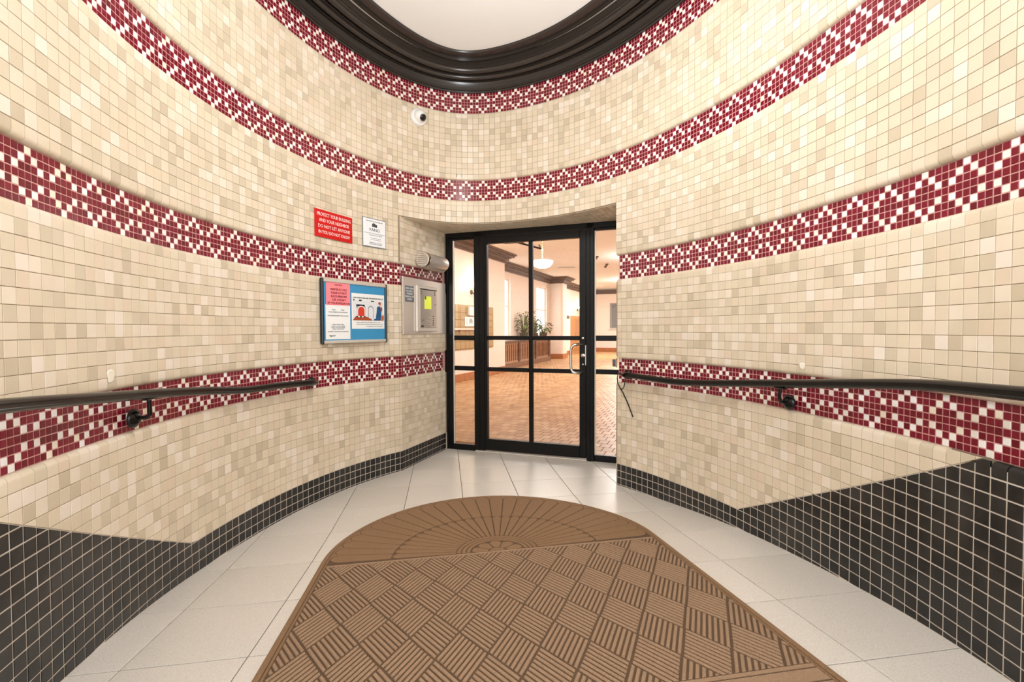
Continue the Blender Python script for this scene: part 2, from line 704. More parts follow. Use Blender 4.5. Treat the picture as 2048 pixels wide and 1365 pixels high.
def strip(mb, s0, s1, z0, z1, front, m=0, back=-.14, step=.045, zf0=None, zf1=None):
    """closed curved slab between two heights (numbers or functions of s)"""
    n = max(1, int(math.ceil((s1 - s0) / step)))
    ss = np.linspace(s0, s1, n + 1)
    f0 = z0 if callable(z0) else (lambda s: z0)
    f1 = z1 if callable(z1) else (lambda s: z1)
    v = []
    for s in ss:
        xf, yf, _, _ = W(s, front)
        xb, yb, _, _ = W(s, back)
        a, b = f0(s), f1(s)
        b = max(a + 1e-4, b)
        v += [(xf, yf, a), (xf, yf, b), (xb, yb, b), (xb, yb, a)]
    f = []
    for i in range(n):
        o = 4 * i
        for k in range(4):
            j = (k + 1) % 4
            f.append((o + k, o + 4 + k, o + 4 + j, o + j))
    f += [(3, 2, 1, 0), (4 * n, 4 * n + 1, 4 * n + 2, 4 * n + 3)]
    mb.add(v, f, m)


def flatslab(mb, p, q, z0, z1, front, m=0, back=-.14):
    """straight slab from p to q; the room lies to the right of p->q"""
    p, q = np.array(p), np.array(q)
    t = (q - p) / np.linalg.norm(q - p)
    n = np.array([t[1], -t[0]])
    a, b, c, d = p + n * front, q + n * front, q + n * back, p + n * back
    v = [(*a, z0), (*b, z0), (*c, z0), (*d, z0), (*a, z1), (*b, z1), (*c, z1), (*d, z1)]
    mb.add(v, [(0, 3, 2, 1), (4, 5, 6, 7), (0, 1, 5, 4), (1, 2, 6, 5), (2, 3, 7, 6), (3, 0, 4, 7)], m)


BN = .021
BT = .167                           # top of the black base course


def zdiag(s):
    zl = BT + .5 * max(0., .976 - s)
    zr = BT + .5 * max(0., s - 5.991)
    return min(max(zl, zr), D0 - .021)


def zcut(s):
    return max(zdiag(s), BT + .5 * max(0., .976 - s), BT + .5 * max(0., s - 5.991))


def floor_at(s):
    x, y, _, _ = W(s, 0.)
    return float(fz(x, y))


FR = REC - .0015                    # bed depth under the big tiles
PAR = {}
for name, s0, s1, lab in (('wall_left', S0, S_L, 'curved cream tiled wall carrying the blue notice board'), ('wall_right', S_R, S1, 'curved cream tiled wall opposite the blue notice board')):
    mb = MB()
    strip(mb, s0, s1, lambda s: floor_at(s) - .15, zdiag, FR, 1, step=.03)
    strip(mb, s0, s1, lambda s: min(zdiag(s), D0 - BN - .0001), D0 - BN, FR, 0)
    for za, zb in ((D1, C0), (C1, B0), (B1, A0)):
        strip(mb, s0, s1, za + BN, zb - BN, FR, 0)
        strip(mb, s0, s1, za + .0005, za + BN, -.001, 0)
        strip(mb, s0, s1, zb - BN, zb - .0005, -.001, 0)
    strip(mb, s0, s1, D0 - BN, D0 - .0005, -.001, 0)
    PAR[name] = tag(mb.build(name, [M_groutc, M_groutk]), lab, 'wall', kind='structure')
mb = MB()
strip(mb, S_L, S_R, LIP, B0 - BN, FR, 0)
strip(mb, S_L, S_R, B0 - BN, B0 - .0005, -.001, 0)
strip(mb, S_L, S_R, B1 + BN, A0 - BN, FR, 0)
strip(mb, S_L, S_R, B1 + .0005, B1 + BN, -.001, 0)
strip(mb, S_L, S_R, A0 - BN, A0 - .0005, -.001, 0)
# the deep sides of the door recess
JL = np.linalg.norm(Lp - cl)
JR = np.linalg.norm(Rp - crn)
jl = (Lp - cl) / JL
jr = (crn - Rp) / JR
for p, q in ((cl, Lp), (Rp, crn)):
    flatslab(mb, p, q, -.12, BT, FR, 1)
    flatslab(mb, p, q, BT, D0 - BN, FR, 0)
    flatslab(mb, p, q, D1 + BN, C0 - BN, FR, 0)
    flatslab(mb, p, q, C1 + BN, LIP + .05, FR, 0)
    for za, zb in ((D0 - BN, D0), (D1, D1 + BN), (C0 - BN, C0), (C1, C1 + BN)):
        flatslab(mb, p, q, za, zb, -.001, 0)
# underside of the lintel
n = 28
ss = np.linspace(S_L, S_R, n + 1)
v = []
for s in ss:
    x, y, _, _ = W(s, REC - .006)
    t = (s - S_L) / (S_R - S_L)
    q = Lp + (Rp - Lp) * t + np.array([.33, .944]) * .05
    v += [(x, y, LIP - .004), (*q, LIP - .004), (x, y, LIP + .02), (*q, LIP + .02)]
f = []
for i in range(n):
    o = 4 * i
    f += [(o, o + 1, o + 5, o + 4), (o + 2, o + 6, o + 7, o + 3), (o, o + 4, o + 6, o + 2), (o + 1, o + 3, o + 7, o + 5)]
mb.add(v, f, 0)
PAR['wall_back'] = tag(mb.build('wall_back', [M_groutc, M_groutk]), 'tiled wall over the glass door with the deep sides of its recess', 'wall', kind='structure')
for name, segs, lab in (
        ('trim_1', [(S0, S1, A0, A1)], 'red and white mosaic band just under the dark cornice'),
        ('trim_2', [(S0, S1, B0, B1)], 'red and white mosaic band running above the door recess'),
        ('trim_3', [(S0, S_L, C0, C1), ('L', C0, C1)], 'red and white mosaic band above the blue notice board'),
        ('trim_4', [(S_R, S1, C0, C1), ('R', C0, C1)], 'upper red and white mosaic band on the wall without signs'),
        ('trim_5', [(S0, S_L, D0, D1), ('L', D0, D1)], 'low mosaic band behind the handrail under the notice board'),
        ('trim_6', [(S_R, S1, D0, D1), ('R', D0, D1)], 'low mosaic band behind the handrail with a dangling cable')):
    mb = MB()
    for g in segs:
        if g[0] == 'L':
            flatslab(mb, cl, Lp, g[1], g[2], .0001)
        elif g[0] == 'R':
            flatslab(mb, Rp, crn, g[1], g[2], .0001)
        else:
            strip(mb, g[0], g[1], g[2], g[3], .0001, step=.03)
    PAR[name] = tag(mb.build(name, M_groutm), lab, 'mosaic band', kind='structure')

# --- mosaic bands
MOS = {}


def mosaic(parent, s0, s1, zb, phase, place):
    k0 = int(math.ceil((s0 - phase) / P_M + .4))
    k1 = int(math.floor((s1 - phase) / P_M - .4))
    for k in range(k0, k1 + 1):
        d = k % 6
        d = min(d, 6 - d)
        M0 = place(phase + k * P_M)
        for r in range(7):
            white = abs(r - 3) == 3 - d and d <= 2
            M = M0.copy()
            M[2, 3] = zb + (6 - r + .5) * P_M
            put(parent, 'white_tile' if white else 'red_tile', 'white' if white else 'red', M, jitter=1.6)


def onwall(off):
    def g(s):
        x, y, tx, ty = (float(v) for v in W(s, off))
        M = npframe(x, y, 0, tx, ty)
        if off > .01 and 0 < s < LEN:
            M[:3, 0] *= 1 + float(np.interp(s, SG, _k)) * REC     # the room-side arc is shorter
        return M
    return g


def onflat(p, t, off):
    def g(s):
        n_ = np.array([t[1], -t[0]])
        q = p + t * s + n_ * off
        return npframe(q[0], q[1], 0, t[0], t[1])
    return g


PH = 2.8777
mosaic('trim_1', S0, S1, A0, PH, onwall(-.0034))
mosaic('trim_2', S0, S1, B0, PH, onwall(-.0034))
mosaic('trim_3', S0, S_L + .014, C0, PH, onwall(-.0034))
mosaic('trim_3', 0.0, JL - .03, C0, .0127 + P_M * 2, onflat(cl, jl, -.0034))
mosaic('trim_4', S_R, S1, C0, PH - .0045, onwall(-.0034))
mosaic('trim_4', 0.03, JR - .012, C0, .05, onflat(Rp, jr, -.0034))
mosaic('trim_5', S0, S_L + .014, D0, .0377, onwall(-.0034))
mosaic('trim_5', 0.0, JL - .03, D0, .0127 + P_M * 4, onflat(cl, jl, -.0034))
mosaic('trim_6', S_R, S1, D0, 5.1025, onwall(-.0034))
mosaic('trim_6', 0.03, JR - .012, D0, .1, onflat(Rp, jr, -.0034))

# --- big tiles between the bands
PHT = PH + P_M / 2
ZONES = [(D1, C0), (C1, B0), (B1, A0)]
TF = REC - .0065                     # back of the tiles, so the face stands at REC


def columns(s0, s1, phase):
    k0 = int(math.floor((s0 - phase) / P_T))
    k1 = int(math.ceil((s1 - phase) / P_T))
    for k in range(k0, k1):
        a, b = max(s0, phase + k * P_T), min(s1, phase + (k + 1) * P_T)
        if b - a > .008:
            yield a, b


def zone_tiles(parent, s0, s1, phase, place, zlo, zhi, nrows, bl=True, bt=True, low=None):
    h = (zhi - zlo) / nrows
    for a, b in columns(s0, s1, phase):
        full = b - a > P_T - .002
        M0 = place((a + b) / 2)
        for r in range(nrows):
            zc = zlo + (r + .5) * h
            if low is not None and zc - h / 2 < low:
                if zc + h / 2 - low < .006:
                    continue
            M = M0.copy()
            M[2, 3] = zc
            bull = 'bullbot' if (r == 0 and bl) else ('bulltop' if (r == nrows - 1 and bt) else None)
            if low is not None and zc - h / 2 < low - 1e-6:
                put_cut(parent, 'tile', [(-(b - a) / 2, low - zc), ((b - a) / 2, low - zc), ((b - a) / 2, h / 2), (-(b - a) / 2, h / 2)], M, .0010, .0068, .0009, M_cream)
            elif full:
                if bull:
                    M2 = M.copy()
                    nn = M[:3, 2] * -.017
                    M2[:3, 3] += nn
                    put(parent, 'bullnose_tile', bull, M2, jitter=.7)
                else:
                    put(parent, 'tile', 'cream', M)
            else:
                put_cut(parent, 'tile', [(-(b - a) / 2, -h / 2), ((b - a) / 2, -h / 2), ((b - a) / 2, h / 2), (-(b - a) / 2, h / 2)], M, .0010, .0068, .0009, M_cream)


SLG = PHT + P_T * round((S_L - PHT) / P_T)
SRG = PHT + P_T * round((S_R - PHT) / P_T)
for zi, (zl, zh) in enumerate(ZONES):
    zone_tiles('wall_left', S0, SLG if zi else S_L + .004, PHT, onwall(TF), zl, zh, 12)
    zone_tiles('wall_right', SRG if zi else S_R, S1, PHT, onwall(TF), zl, zh, 12)
    if zi:
        zone_tiles('wall_back', SLG, SRG, PHT, onwall(TF), zl, zh, 12, low=LIP if zi == 1 else None)
    if zi == 0:
        zone_tiles('wall_back', -.004, JL - .02, -.004, onflat(cl, jl, TF), zl, zh, 12)
        zone_tiles('wall_back', .02, JR - .004, JR - .004, onflat(Rp, jr, TF), zl, zh, 12)
    if zi == 1:
        zone_tiles('wall_back', -.004, JL - .02, -.004, onflat(cl, jl, TF), zl, zl + .4, 8, bt=False)
        zone_tiles('wall_back', .02, JR - .004, JR - .004, onflat(Rp, jr, TF), zl, zl + .4, 8, bt=False)

HL = .05175


def low_tiles(parent, s0, s1, phase, place, zfun, dfun):
    for a, b in columns(s0, s1, phase):
        full = b - a > P_T - .002
        M0 = place((a + b) / 2)
        fa, fb = zfun(a), zfun(b)
        da, db = dfun(a), dfun(b)
        hw = (b - a) / 2
        for k in range(20):
            zt, zb = D0 - k * HL, D0 - (k + 1) * HL
            if zt < min(fa, fb) + .002:
                break
            zc = (zt + zb) / 2
            M = M0.copy()
            M[2, 3] = zc
            rect = [(-hw, zb - zc), (hw, zb - zc), (hw, zt - zc), (-hw, zt - zc)]
            cutfloor = zb < max(fa, fb)
            if cutfloor:
                # keep above the floor line
                sl = (fb - fa) / (b - a)
                rect = clip(rect, sl, -1, -((fa + fb) / 2 - zc))
            sl = (db - da) / (b - a)
            mid = (da + db) / 2 - zc
            up = clip(rect, sl, -1, -mid)          # above the black line
            dn = clip(rect, -sl, 1, mid)
            au = poly_area(up) if len(up) > 2 else 0
            ad = poly_area(dn) if len(dn) > 2 else 0
            tot = P_T * HL
            if full and not cutfloor and au > .985 * tot:
                if k == 0:
                    M2 = M.copy()
                    M2[:3, 3] += M[:3, 2] * -.017
                    put(parent, 'bullnose_tile', 'bulltop', M2, jitter=.7)
                else:
                    put(parent, 'tile', 'creamlow', M)
            elif full and not cutfloor and ad > .985 * tot:
                if k == 0:
                    M2 = M.copy()
                    M2[:3, 3] += M[:3, 2] * -.017
                    put(parent, 'black_bullnose_tile', 'bulltopk', M2, jitter=.7)
                else:
                    put(parent, 'black_tile', 'black', M)
            else:
                if au > 1e-5:
                    put_cut(parent, 'tile', up, M, .0010, .0068, .0009, M_cream)
                if ad > 1e-5:
                    put_cut(parent, 'black_tile', dn, M, .0024, .0072, .0007, M_black)


low_tiles('wall_left', S0, S_L + .004, PHT, onwall(TF), floor_at, zcut)
low_tiles('wall_right', S_R, S1, PHT, onwall(TF), floor_at, zcut)
low_tiles('wall_back', -.004, JL - .02, -.004, onflat(cl, jl, TF), lambda s: 0., lambda s: BT)
low_tiles('wall_back', .02, JR - .004, JR - .004, onflat(Rp, jr, TF), lambda s: 0., lambda s: BT)

# tiles on the underside of the lintel
def sofline(q):
    x, y, tx, ty = (float(k) for k in W(q, REC - .004))
    a = np.array([x, y])
    e = Lp + (Rp - Lp) * (q - S_L) / (S_R - S_L)
    return a, e


for a, b in columns(S_L, S_R, PHT):
    (a0, a1), (b0, b1) = sofline(a), sofline(b)
    l = (np.linalg.norm(a1 - a0) + np.linalg.norm(b1 - b0)) / 2
    n_ = max(1, int(round(l / P_T)))
    for k in range(n_):
        q0, q1 = k / n_, (k + 1) / n_
        pts = [a0 + (a1 - a0) * q0, b0 + (b1 - b0) * q0, b0 + (b1 - b0) * q1, a0 + (a1 - a0) * q1]
        c = sum(pts) / 4
        # local frame facing down: x mirrored
        M = np.array([[-1, 0, 0, c[0]], [0, 1, 0, c[1]], [0, 0, -1, LIP - .0035], [0, 0, 0, 1]], float)
        poly = [(-(p[0] - c[0]), p[1] - c[1]) for p in pts]
        if poly_area(poly) < 0:
            poly = poly[::-1]
        put_cut('wall_back', 'soffit_tile', poly, M, .0010, .0022, .0008, M_cream)

flush_tiles(PAR)

# ------------------------------------------------------------------ cornice and ceiling
CPROF = [(-.10, -.002), (.016, -.002), (.018, .010), (.030, .010), (.034, .014), (.034, .070), (.037, .074), (.038, .100), (.050, .100), (.051, .076), (.058, .076), (.059, .118)]
CPROF += [(.072, .118)]
for i in range(9):
    a = math.pi * (1.0 + i / 8.0)
    CPROF.append((.093 + .020 * math.cos(a), .098 + .026 * math.sin(a)))
CPROF += [(.114, .128), (.124, .128), (.125, .098), (.133, .098), (.134, .140), (.148, .140)]
for i in range(9):
    a = math.pi * (1.0 + i / 8.0)
    CPROF.append((.172 + .023 * math.cos(a), .116 + .029 * math.sin(a)))
CPROF += [(.196, .124), (.199, .116), (.212, .118), (.214, .19), (.262, .19), (.263, .142), (.273, .140), (.275, .160), (.300, .157), (.352, .158), (.358, .166), (.358, .21), (-.10, .21)]
CPROF = [(o, A1 + z) for o, z in CPROF]
n = 190
ss = np.linspace(S0, S1, n + 1)
v, f = [], []
for s in ss:
    for o, z in CPROF:
        x, y, _, _ = W(s, o)
        v.append((float(x), float(y), z))
k = len(CPROF)
for i in range(n):
    for j in range(k):
        jj = (j + 1) % k
        f.append((i * k + j, i * k + jj, (i + 1) * k + jj, (i + 1) * k + j))
mb = MB().add(v, f)
tag(mb.build('trim_7', M_corn, smooth=True), 'dark glossy moulded cornice ringing the oval ceiling', 'cornice', kind='structure')
CZ = A1 + .175
xs, ys, _, _ = W(ss, .2)
mb = MB()
pv = [(float(a), float(b), CZ) for a, b in zip(xs, ys)]
pv2 = [(a, b, CZ + .08) for a, b, _ in pv]
m_ = len(pv)
mb.add(pv + pv2, [tuple(range(m_)), tuple(range(2 * m_ - 1, m_ - 1, -1))] + [(i, (i + 1) % m_, m_ + (i + 1) % m_, m_ + i) for i in range(m_)])
tag(mb.build('ceiling', M_ceil), 'flat off-white oval ceiling inside the dark cornice', 'ceiling', kind='structure')

# ------------------------------------------------------------------ vestibule floor
GA = math.radians(8.0)
gx, gy = np.array([math.cos(GA), math.sin(GA)]), np.array([-math.sin(GA), math.cos(GA)])
PF = .3945
hull = [(float(a), float(b)) for a, b in zip(*W(np.linspace(S0, S1, 120), -.03)[:2])]
hull += []


def chull(p):
    p = sorted(set(p))
    def half(q):
        h = []
        for a in q:
            while len(h) > 1 and (h[-1][0] - h[-2][0]) * (a[1] - h[-2][1]) - (h[-1][1] - h[-2][1]) * (a[0] - h[-2][0]) <= 0:
                h.pop()
            h.append(a)
        return h
    a, b = half(p), half(p[::-1])
    return a[:-1] + b[:-1]


dn = np.array([.33034, .94386])
hull = chull(hull + [tuple(Lp + dn * .05 - dr * .03), tuple(Rp + dn * .05 + dr * .03)])


def clip_hull(poly):
    for i in range(len(hull)):
        (x0, y0), (x1, y1) = hull[i], hull[(i + 1) % len(hull)]
        a, b = (y1 - y0), -(x1 - x0)
        poly = clip(poly, a, b, a * x0 + b * y0)
        if len(poly) < 3:
            return []
    return poly


M_floor = tile_mat('floor_tile', [(211, 203, 191), (216, 208, 197), (219, 211, 200), (223, 215, 204)], .3, dirt=.0, bump=.03)
nt = M_floor.node_tree
geo = [q for q in nt.nodes if q.type == 'NEW_GEOMETRY'][0]
bs = nt.nodes['Principled BSDF']
src = bs.inputs['Base Color'].links[0].from_socket
nz = nt.nodes.new('ShaderNodeTexNoise')
nz.inputs['Scale'].default_value = 260
nz.inputs['Detail'].default_value = 3
nt.links.new(geo.outputs['Position'], nz.inputs['Vector'])
mr = nt.nodes.new('ShaderNodeMapRange')
mr.inputs[1].default_value = .3
mr.inputs[2].default_value = .7
mr.inputs[3].default_value = .84
mr.inputs[4].default_value = 1.13
nt.links.new(nz.outputs['Fac'], mr.inputs[0])
hs = nt.nodes.new('ShaderNodeHueSaturation')
nt.links.new(src, hs.inputs['Color'])
nt.links.new(mr.outputs[0], hs.inputs['Value'])
nt.links.new(hs.outputs[0], bs.inputs['Base Color'])
M_fjoint = mat('floor_joint', (112, 105, 97), .9)

mb = MB()
NXF = 24
fx0, fx1, fy0, fy1 = -1.75, 1.75, -1.4, 5.2
gridv, gridf = [], []
for i in range(NXF + 1):
    for j in range(41):
        x, y = fx0 + (fx1 - fx0) * i / NXF, fy0 + (fy1 - fy0) * j / 40
        gridv.append((x, y, float(fz(x, y)) - .004))
for i in range(NXF):
    for j in range(40):
        a = i * 41 + j
        c = gridv[a]
        if c[1] + .1 > 4.746 - .35 * (c[0] + .669) + .02:
            continue
        gridf.append((a, a + 41, a + 42, a + 1))
low = [(x, y, z - .1) for x, y, z in gridv]
mb.add(gridv, gridf).add(low, [q[::-1] for q in gridf])
fl = tag(mb.build('floor', M_fjoint), 'pale speckled tile floor ramping up from the glass door', 'floor', kind='structure')
for i in range(-6, 7):
    for j in range(-4, 14):
        n0, m0 = -.277 + i * PF, 1.312 + j * PF
        poly = [(n0, m0), (n0 + PF, m0), (n0 + PF, m0 + PF), (n0, m0 + PF)]
        poly = [tuple(gx * a + gy * b) for a, b in poly]
        poly = clip_hull(poly)
        if len(poly) < 3:
            continue
        poly = clean(inset(clean(poly), .0021))
        if len(poly) < 3 or poly_area(poly) < 8e-4:
            continue
        c = np.mean(poly, axis=0)
        top = [(x, y, float(fz(x, y))) for x, y in poly]
        q = inset(poly, .0012)
        # keep tiles flat facets but seated on the ramp: split at the crease by a centre fan
        v = [(x - c[0], y - c[1], z - .012) for x, y, z in top] + [(x - c[0], y - c[1], z - .001) for x, y, z in top]
        inn = clean(q)
        mlen = len(poly)
        f = [(a, (a + 1) % mlen, mlen + (a + 1) % mlen, mlen + a) for a in range(mlen)]
        if len(inn) == mlen:
            v += [(x - c[0], y - c[1], float(fz(x, y))) for x, y in inn]
            f += [(mlen + a, mlen + (a + 1) % mlen, 2 * mlen + (a + 1) % mlen, 2 * mlen + a) for a in range(mlen)]
            ring = list(range(2 * mlen, 3 * mlen))
        else:
            ring = list(range(mlen, 2 * mlen))
        v.append((0, 0, float(fz(c[0], c[1]))))
        f += [(ring[a], ring[(a + 1) % mlen], len(v) - 1) for a in range(mlen)]
        t = MB().add(v, f).build('floor_tile', M_floor, fl, M=Matrix.Translation((c[0], c[1], 0)))
        a = t.data.attributes.new('rnd', 'FLOAT', 'FACE')
        a.data.foreach_set('value', [rng.random()] * len(f))

# street end of the vestibule, behind the camera: a wall with an open doorway
p0 = np.array([float(q) for q in W(S0)[:2]])
p1 = np.array([float(q) for q in W(S1)[:2]])
e = (p1 - p0) / np.linalg.norm(p1 - p0)
wd = np.linalg.norm(p1 - p0)
Mst = Matrix(((e[0], -e[1], 0, p0[0]), (e[1], e[0], 0, p0[1]), (0, 0, 1, 0), (0, 0, 0, 1)))
mb = MB()
M_plain = mat('plain_cream_wall', (226, 210, 182), .6)
mb.box((-.2, -.14, .1), (.16, 0, 3.5), M=Mst).box((wd - .16, -.14, .1), (wd + .2, 0, 3.5), M=Mst).box((.16, -.14, 2.75), (wd - .16, 0, 3.5), M=Mst)
tag(mb.build('wall_front', M_plain), 'cream wall around the open street doorway', 'wall', kind='structure')
mb = MB()
mb.bbox((-4, -4, .02), (4, -.14, .26), .02, M=Mst)
tag(mb.build('floor_street', mat('concrete_pavement', (168, 164, 156), .9, bump=.4, var=.08)), 'grey concrete pavement outside the street doorway', 'pavement', kind='structure')
#@@PART2@@
# ------------------------------------------------------------------ glass door, side lights and their frame
MD = frame((*Lp, 0), dr, (-dn[0], -dn[1]))
WD = 1.816


def dbox(mb, x0, x1, z0, z1, d0=-.05, d1=0., b=.003):
    mb.bbox((x0, z0, d0), (x1, z1, d1), b)
    return mb


fr = tag(empty('trim_8', MD), 'black metal outer frame holding the glass door and its side panels', 'door frame', kind='structure')
for x0, x1 in ((0, .038), (.322, .424), (1.413, 1.482), (WD - .06, WD)):
    dbox(MB(), x0, x1, 0, 2.135, -.06, .0).build('post', M_frame, fr)
dbox(MB(), .038, WD - .06, 2.086, 2.135, -.06, .0).build('head', M_frame, fr)
for x0 in (.362, 1.44):
    dbox(MB(), x0, x0 + .012, .0, 2.086, -.002, .008, .002).build('stop_bead', M_frame, fr)
MB().bbox((.33, .0005, -.06), (1.42, .014, .022), .005).build('threshold', mat('pale_threshold', (214, 206, 194), .45, metal=.3), fr)
MB().bbox((-.03, 0, -.06), (-.0005, 2.13, .012), .004).build('caulk_strip', mat('white_caulk', (216, 208, 194), .7), fr)


def sidelite(name, x0, x1, gl0, gl1, lab):
    r = tag(empty(name, MD), lab, 'window', kind='structure')
    dbox(MB(), x0, gl0, .0, 2.086, -.045, -.006).build('stile', M_frame, r)
    dbox(MB(), gl1, x1, .0, 2.086, -.045, -.006).build('stile', M_frame, r)
    for z0, z1 in ((.0, .058), (.787, .83), (1.084, 1.131), (2.064, 2.086)):
        dbox(MB(), gl0, gl1, z0, z1, -.045, -.006).build('rail', M_frame, r)
    MB().bbox((gl0 - .001, .058, -.02), (gl0 + .01, 2.064, -.004), .002).build('glazing_bead', M_steel2, r)
    for z0, z1 in ((.058, .787), (.83, 1.084), (1.131, 2.064)):
        MB().box((gl0 - .004, z0 - .004, -.029), (gl1 + .004, z1 + .004, -.023)).build('pane', M_glass, r)
    return r


sidelite('window_1', .038, .322, .092, .316, 'narrow three-pane side panel beside the entry panel of the door')
sidelite('window_2', 1.482, WD - .06, 1.488, WD - .07, 'narrow three-pane side panel on the handle side of the door')

dg = tag(empty('door_1', MD), 'black metal and glass door with six panes and a pull handle', 'door', kind='structure')
dbox(MB(), .427, .454, .022, 2.082).build('stile', M_frame, dg)
dbox(MB(), 1.352, 1.410, .022, 2.082).build('stile', M_frame, dg)
dbox(MB(), .454, 1.352, 2.010, 2.082).build('top_rail', M_frame, dg)
dbox(MB(), .454, 1.352, .022, .130).build('bottom_rail', M_frame, dg)
for z0, z1 in ((.786, .825), (1.089, 1.127)):
    dbox(MB(), .454, .872, z0, z1, -.04, -.008).build('glazing_bar', M_frame, dg)
    dbox(MB(), .911, 1.352, z0, z1, -.04, -.008).build('glazing_bar', M_frame, dg)
dbox(MB(), .872, .911, .130, 2.010, -.042, -.006).build('mullion', M_frame, dg)
for x0, x1 in ((.454, .872), (.911, 1.352)):
    for z0, z1 in ((.130, .786), (.825, 1.089), (1.127, 2.010)):
        MB().box((x0 - .005, z0 - .005, -.028), (x1 + .005, z1 + .005, -.022)).build('pane', M_glass, dg)
hp = []
for i in range(5):
    a = math.pi / 2 * i / 4
    hp.append((1.378 - .062 * math.sin(a) - (0 if i < 4 else 0), 1.053, .004 + .07 * (1 - math.cos(a)) + .0))
path = [(1.382, 1.053, -.002), (1.368, 1.053, .03), (1.345, 1.053, .055), (1.318, 1.050, .064), (1.300, 1.038, .066), (1.291, 1.018, .067), (1.288, .99, .067), (1.288, .86, .067), (1.291, .832, .067), (1.300, .812, .066), (1.318, .800, .064), (1.345, .797, .055), (1.368, .797, .03), (1.382, .797, -.002)]
MB().tube(path, .0115, 12).build('pull_handle', M_chrome, dg, smooth=True)
MI = Matrix.Identity(4)
for z, r in ((.952, .017), (.872, .007), (1.108, .010)):
    MB().lathe([(r * 1.15, -.001), (r * 1.15, .004), (r, .008), (r * .6, .010)], Matrix.Translation((1.384, z, 0)), 18).build('lock_cylinder', M_chrome, dg, smooth=True)
MB().bbox((1.404, .865, -.004), (1.414, 1.045, .010), .003).build('latch_guard', M_steel2, dg)
ca = MB()
ca.tube([(.70, 2.03, -.07), (.905, 1.985, -.30)], .009, 8)
ca.tube([(.84, 2.05, -.48), (.905, 1.985, -.30)], .009, 8)
ca.bbox((.60, 2.015, -.11), (.80, 2.065, -.05), .006)
ca.build('closer_arm', M_frame, dg)

# ------------------------------------------------------------------ door mat
MA = math.radians(9.0)
mx, my = np.array([math.cos(MA), math.sin(MA)]), np.array([-math.sin(MA), math.cos(MA)])
N0, HWM, MC, M_END, M_FAN = .305, .88, 2.475, .98, 2.415


def mw(n, m):
    q = mx * n + my * m
    return float(q[0]), float(q[1])


o = mw(N0, MC)
mat_o = tag(empty('door_mat', Vector((0, 0, 0))), 'brown half-round door mat with fan and woven pattern on the pale tiles', 'mat')


def outline(d):
    """convex outline inset by d, in (n, m), counter-clockwise"""
    h = HWM - d
    p = [(N0 - h, M_END + d), (N0 + h, M_END + d)]
    for i in range(49):
        a = math.pi * i / 48
        p.append((N0 + h * math.cos(a), MC + h * math.sin(a)))
    return p


def drape(r, mb, h):
    v = []
    for n, m, z in r[0]:
        x, y = mw(n, m)
        v.append((x, y, float(fz(x, y)) + h + z))
    mb.add(v, r[1])


M_matlo = mat('mat_groove_shade_brown', (102, 79, 56), .95, bump=1., bscale=420, var=.12, vscale=300)  # lower pile is darker, groove shade also put into the colour
M_mathi = mat('mat_pile_brown', (162, 131, 102), .95, bump=1., bscale=300, var=.34, vscale=190)
M_matfan = mat('mat_fan_sheen_brown', (142, 109, 77), .95, bump=1., bscale=300, var=.34, vscale=190)  # same pile as the ridges, sheen difference put into a darker brown
# base
mb = MB()
out = outline(0.)
ms = sorted(set([M_END + .035 * i for i in range(int((MC + HWM - M_END) / .035) + 1)] + [MC + HWM * math.sin(math.pi * i / 48) for i in range(25)]))


def halfw(m, d=0.):
    return HWM - d if m <= MC else math.sqrt(max(0, (HWM - d) ** 2 - (m - MC) ** 2))


rows = []
for m in ms:
    h = max(halfw(m), .002)
    rows.append([(N0 + h * t, m) for t in np.linspace(-1, 1, 25)])
v, f = [], []
for lay in (.0045, .0005):
    for r in rows:
        for n, m in r:
            x, y = mw(n, m)
            v.append((x, y, float(fz(x, y)) + lay))
nr, nc = len(rows), 25
for L_ in (0, 1):
    for i in range(nr - 1):
        for j in range(nc - 1):
            a = L_ * nr * nc + i * nc + j
            q = (a, a + 1, a + nc + 1, a + nc)
            f.append(q if L_ == 0 else q[::-1])
per = [j for j in range(nc)] + [i * nc + nc - 1 for i in range(1, nr)] + [(nr - 1) * nc + j for j in range(nc - 2, -1, -1)] + [i * nc for i in range(nr - 2, 0, -1)]
for a, b in zip(per, per[1:] + per[:1]):
    f.append((a, b, b + nr * nc, a + nr * nc)[::-1])
mb.add(v, f)
mb.build('backing', M_matlo, mat_o)


def ringband(d0, d1, h, name, material):
    mb = MB()
    def ol(d):
        hh = HWM - d
        p = [(N0 - hh, m) for m in np.linspace(MC, M_END + d, 22)] + [(N0 + k, M_END + d) for k in np.linspace(-hh, hh, 12)[1:-1]] + [(N0 + hh, m) for m in np.linspace(M_END + d, MC, 22)]
        p += [(N0 + hh * math.cos(a), MC + hh * math.sin(a)) for a in np.linspace(0, math.pi, 64)[1:-1]]
        return p
    A, B = ol(d0), ol(d1)
    k = len(A)
    v = []
    for P_, hh in ((A, .001), (A, h - .002), ([((a[0] * 3 + b[0]) / 4, (a[1] * 3 + b[1]) / 4) for a, b in zip(A, B)], h), ([((a[0] + b[0] * 3) / 4, (a[1] + b[1] * 3) / 4) for a, b in zip(A, B)], h), (B, h - .002), (B, .001)):
        for n, m in P_:
            x, y = mw(n, m)
            v.append((x, y, float(fz(x, y)) + hh))
    f = []
    for r in range(5):
        for i in range(k):
            j = (i + 1) % k
            f.append((r * k + i, r * k + j, (r + 1) * k + j, (r + 1) * k + i))
    mb.add(v, f)
    return mb.build(name, material, mat_o)


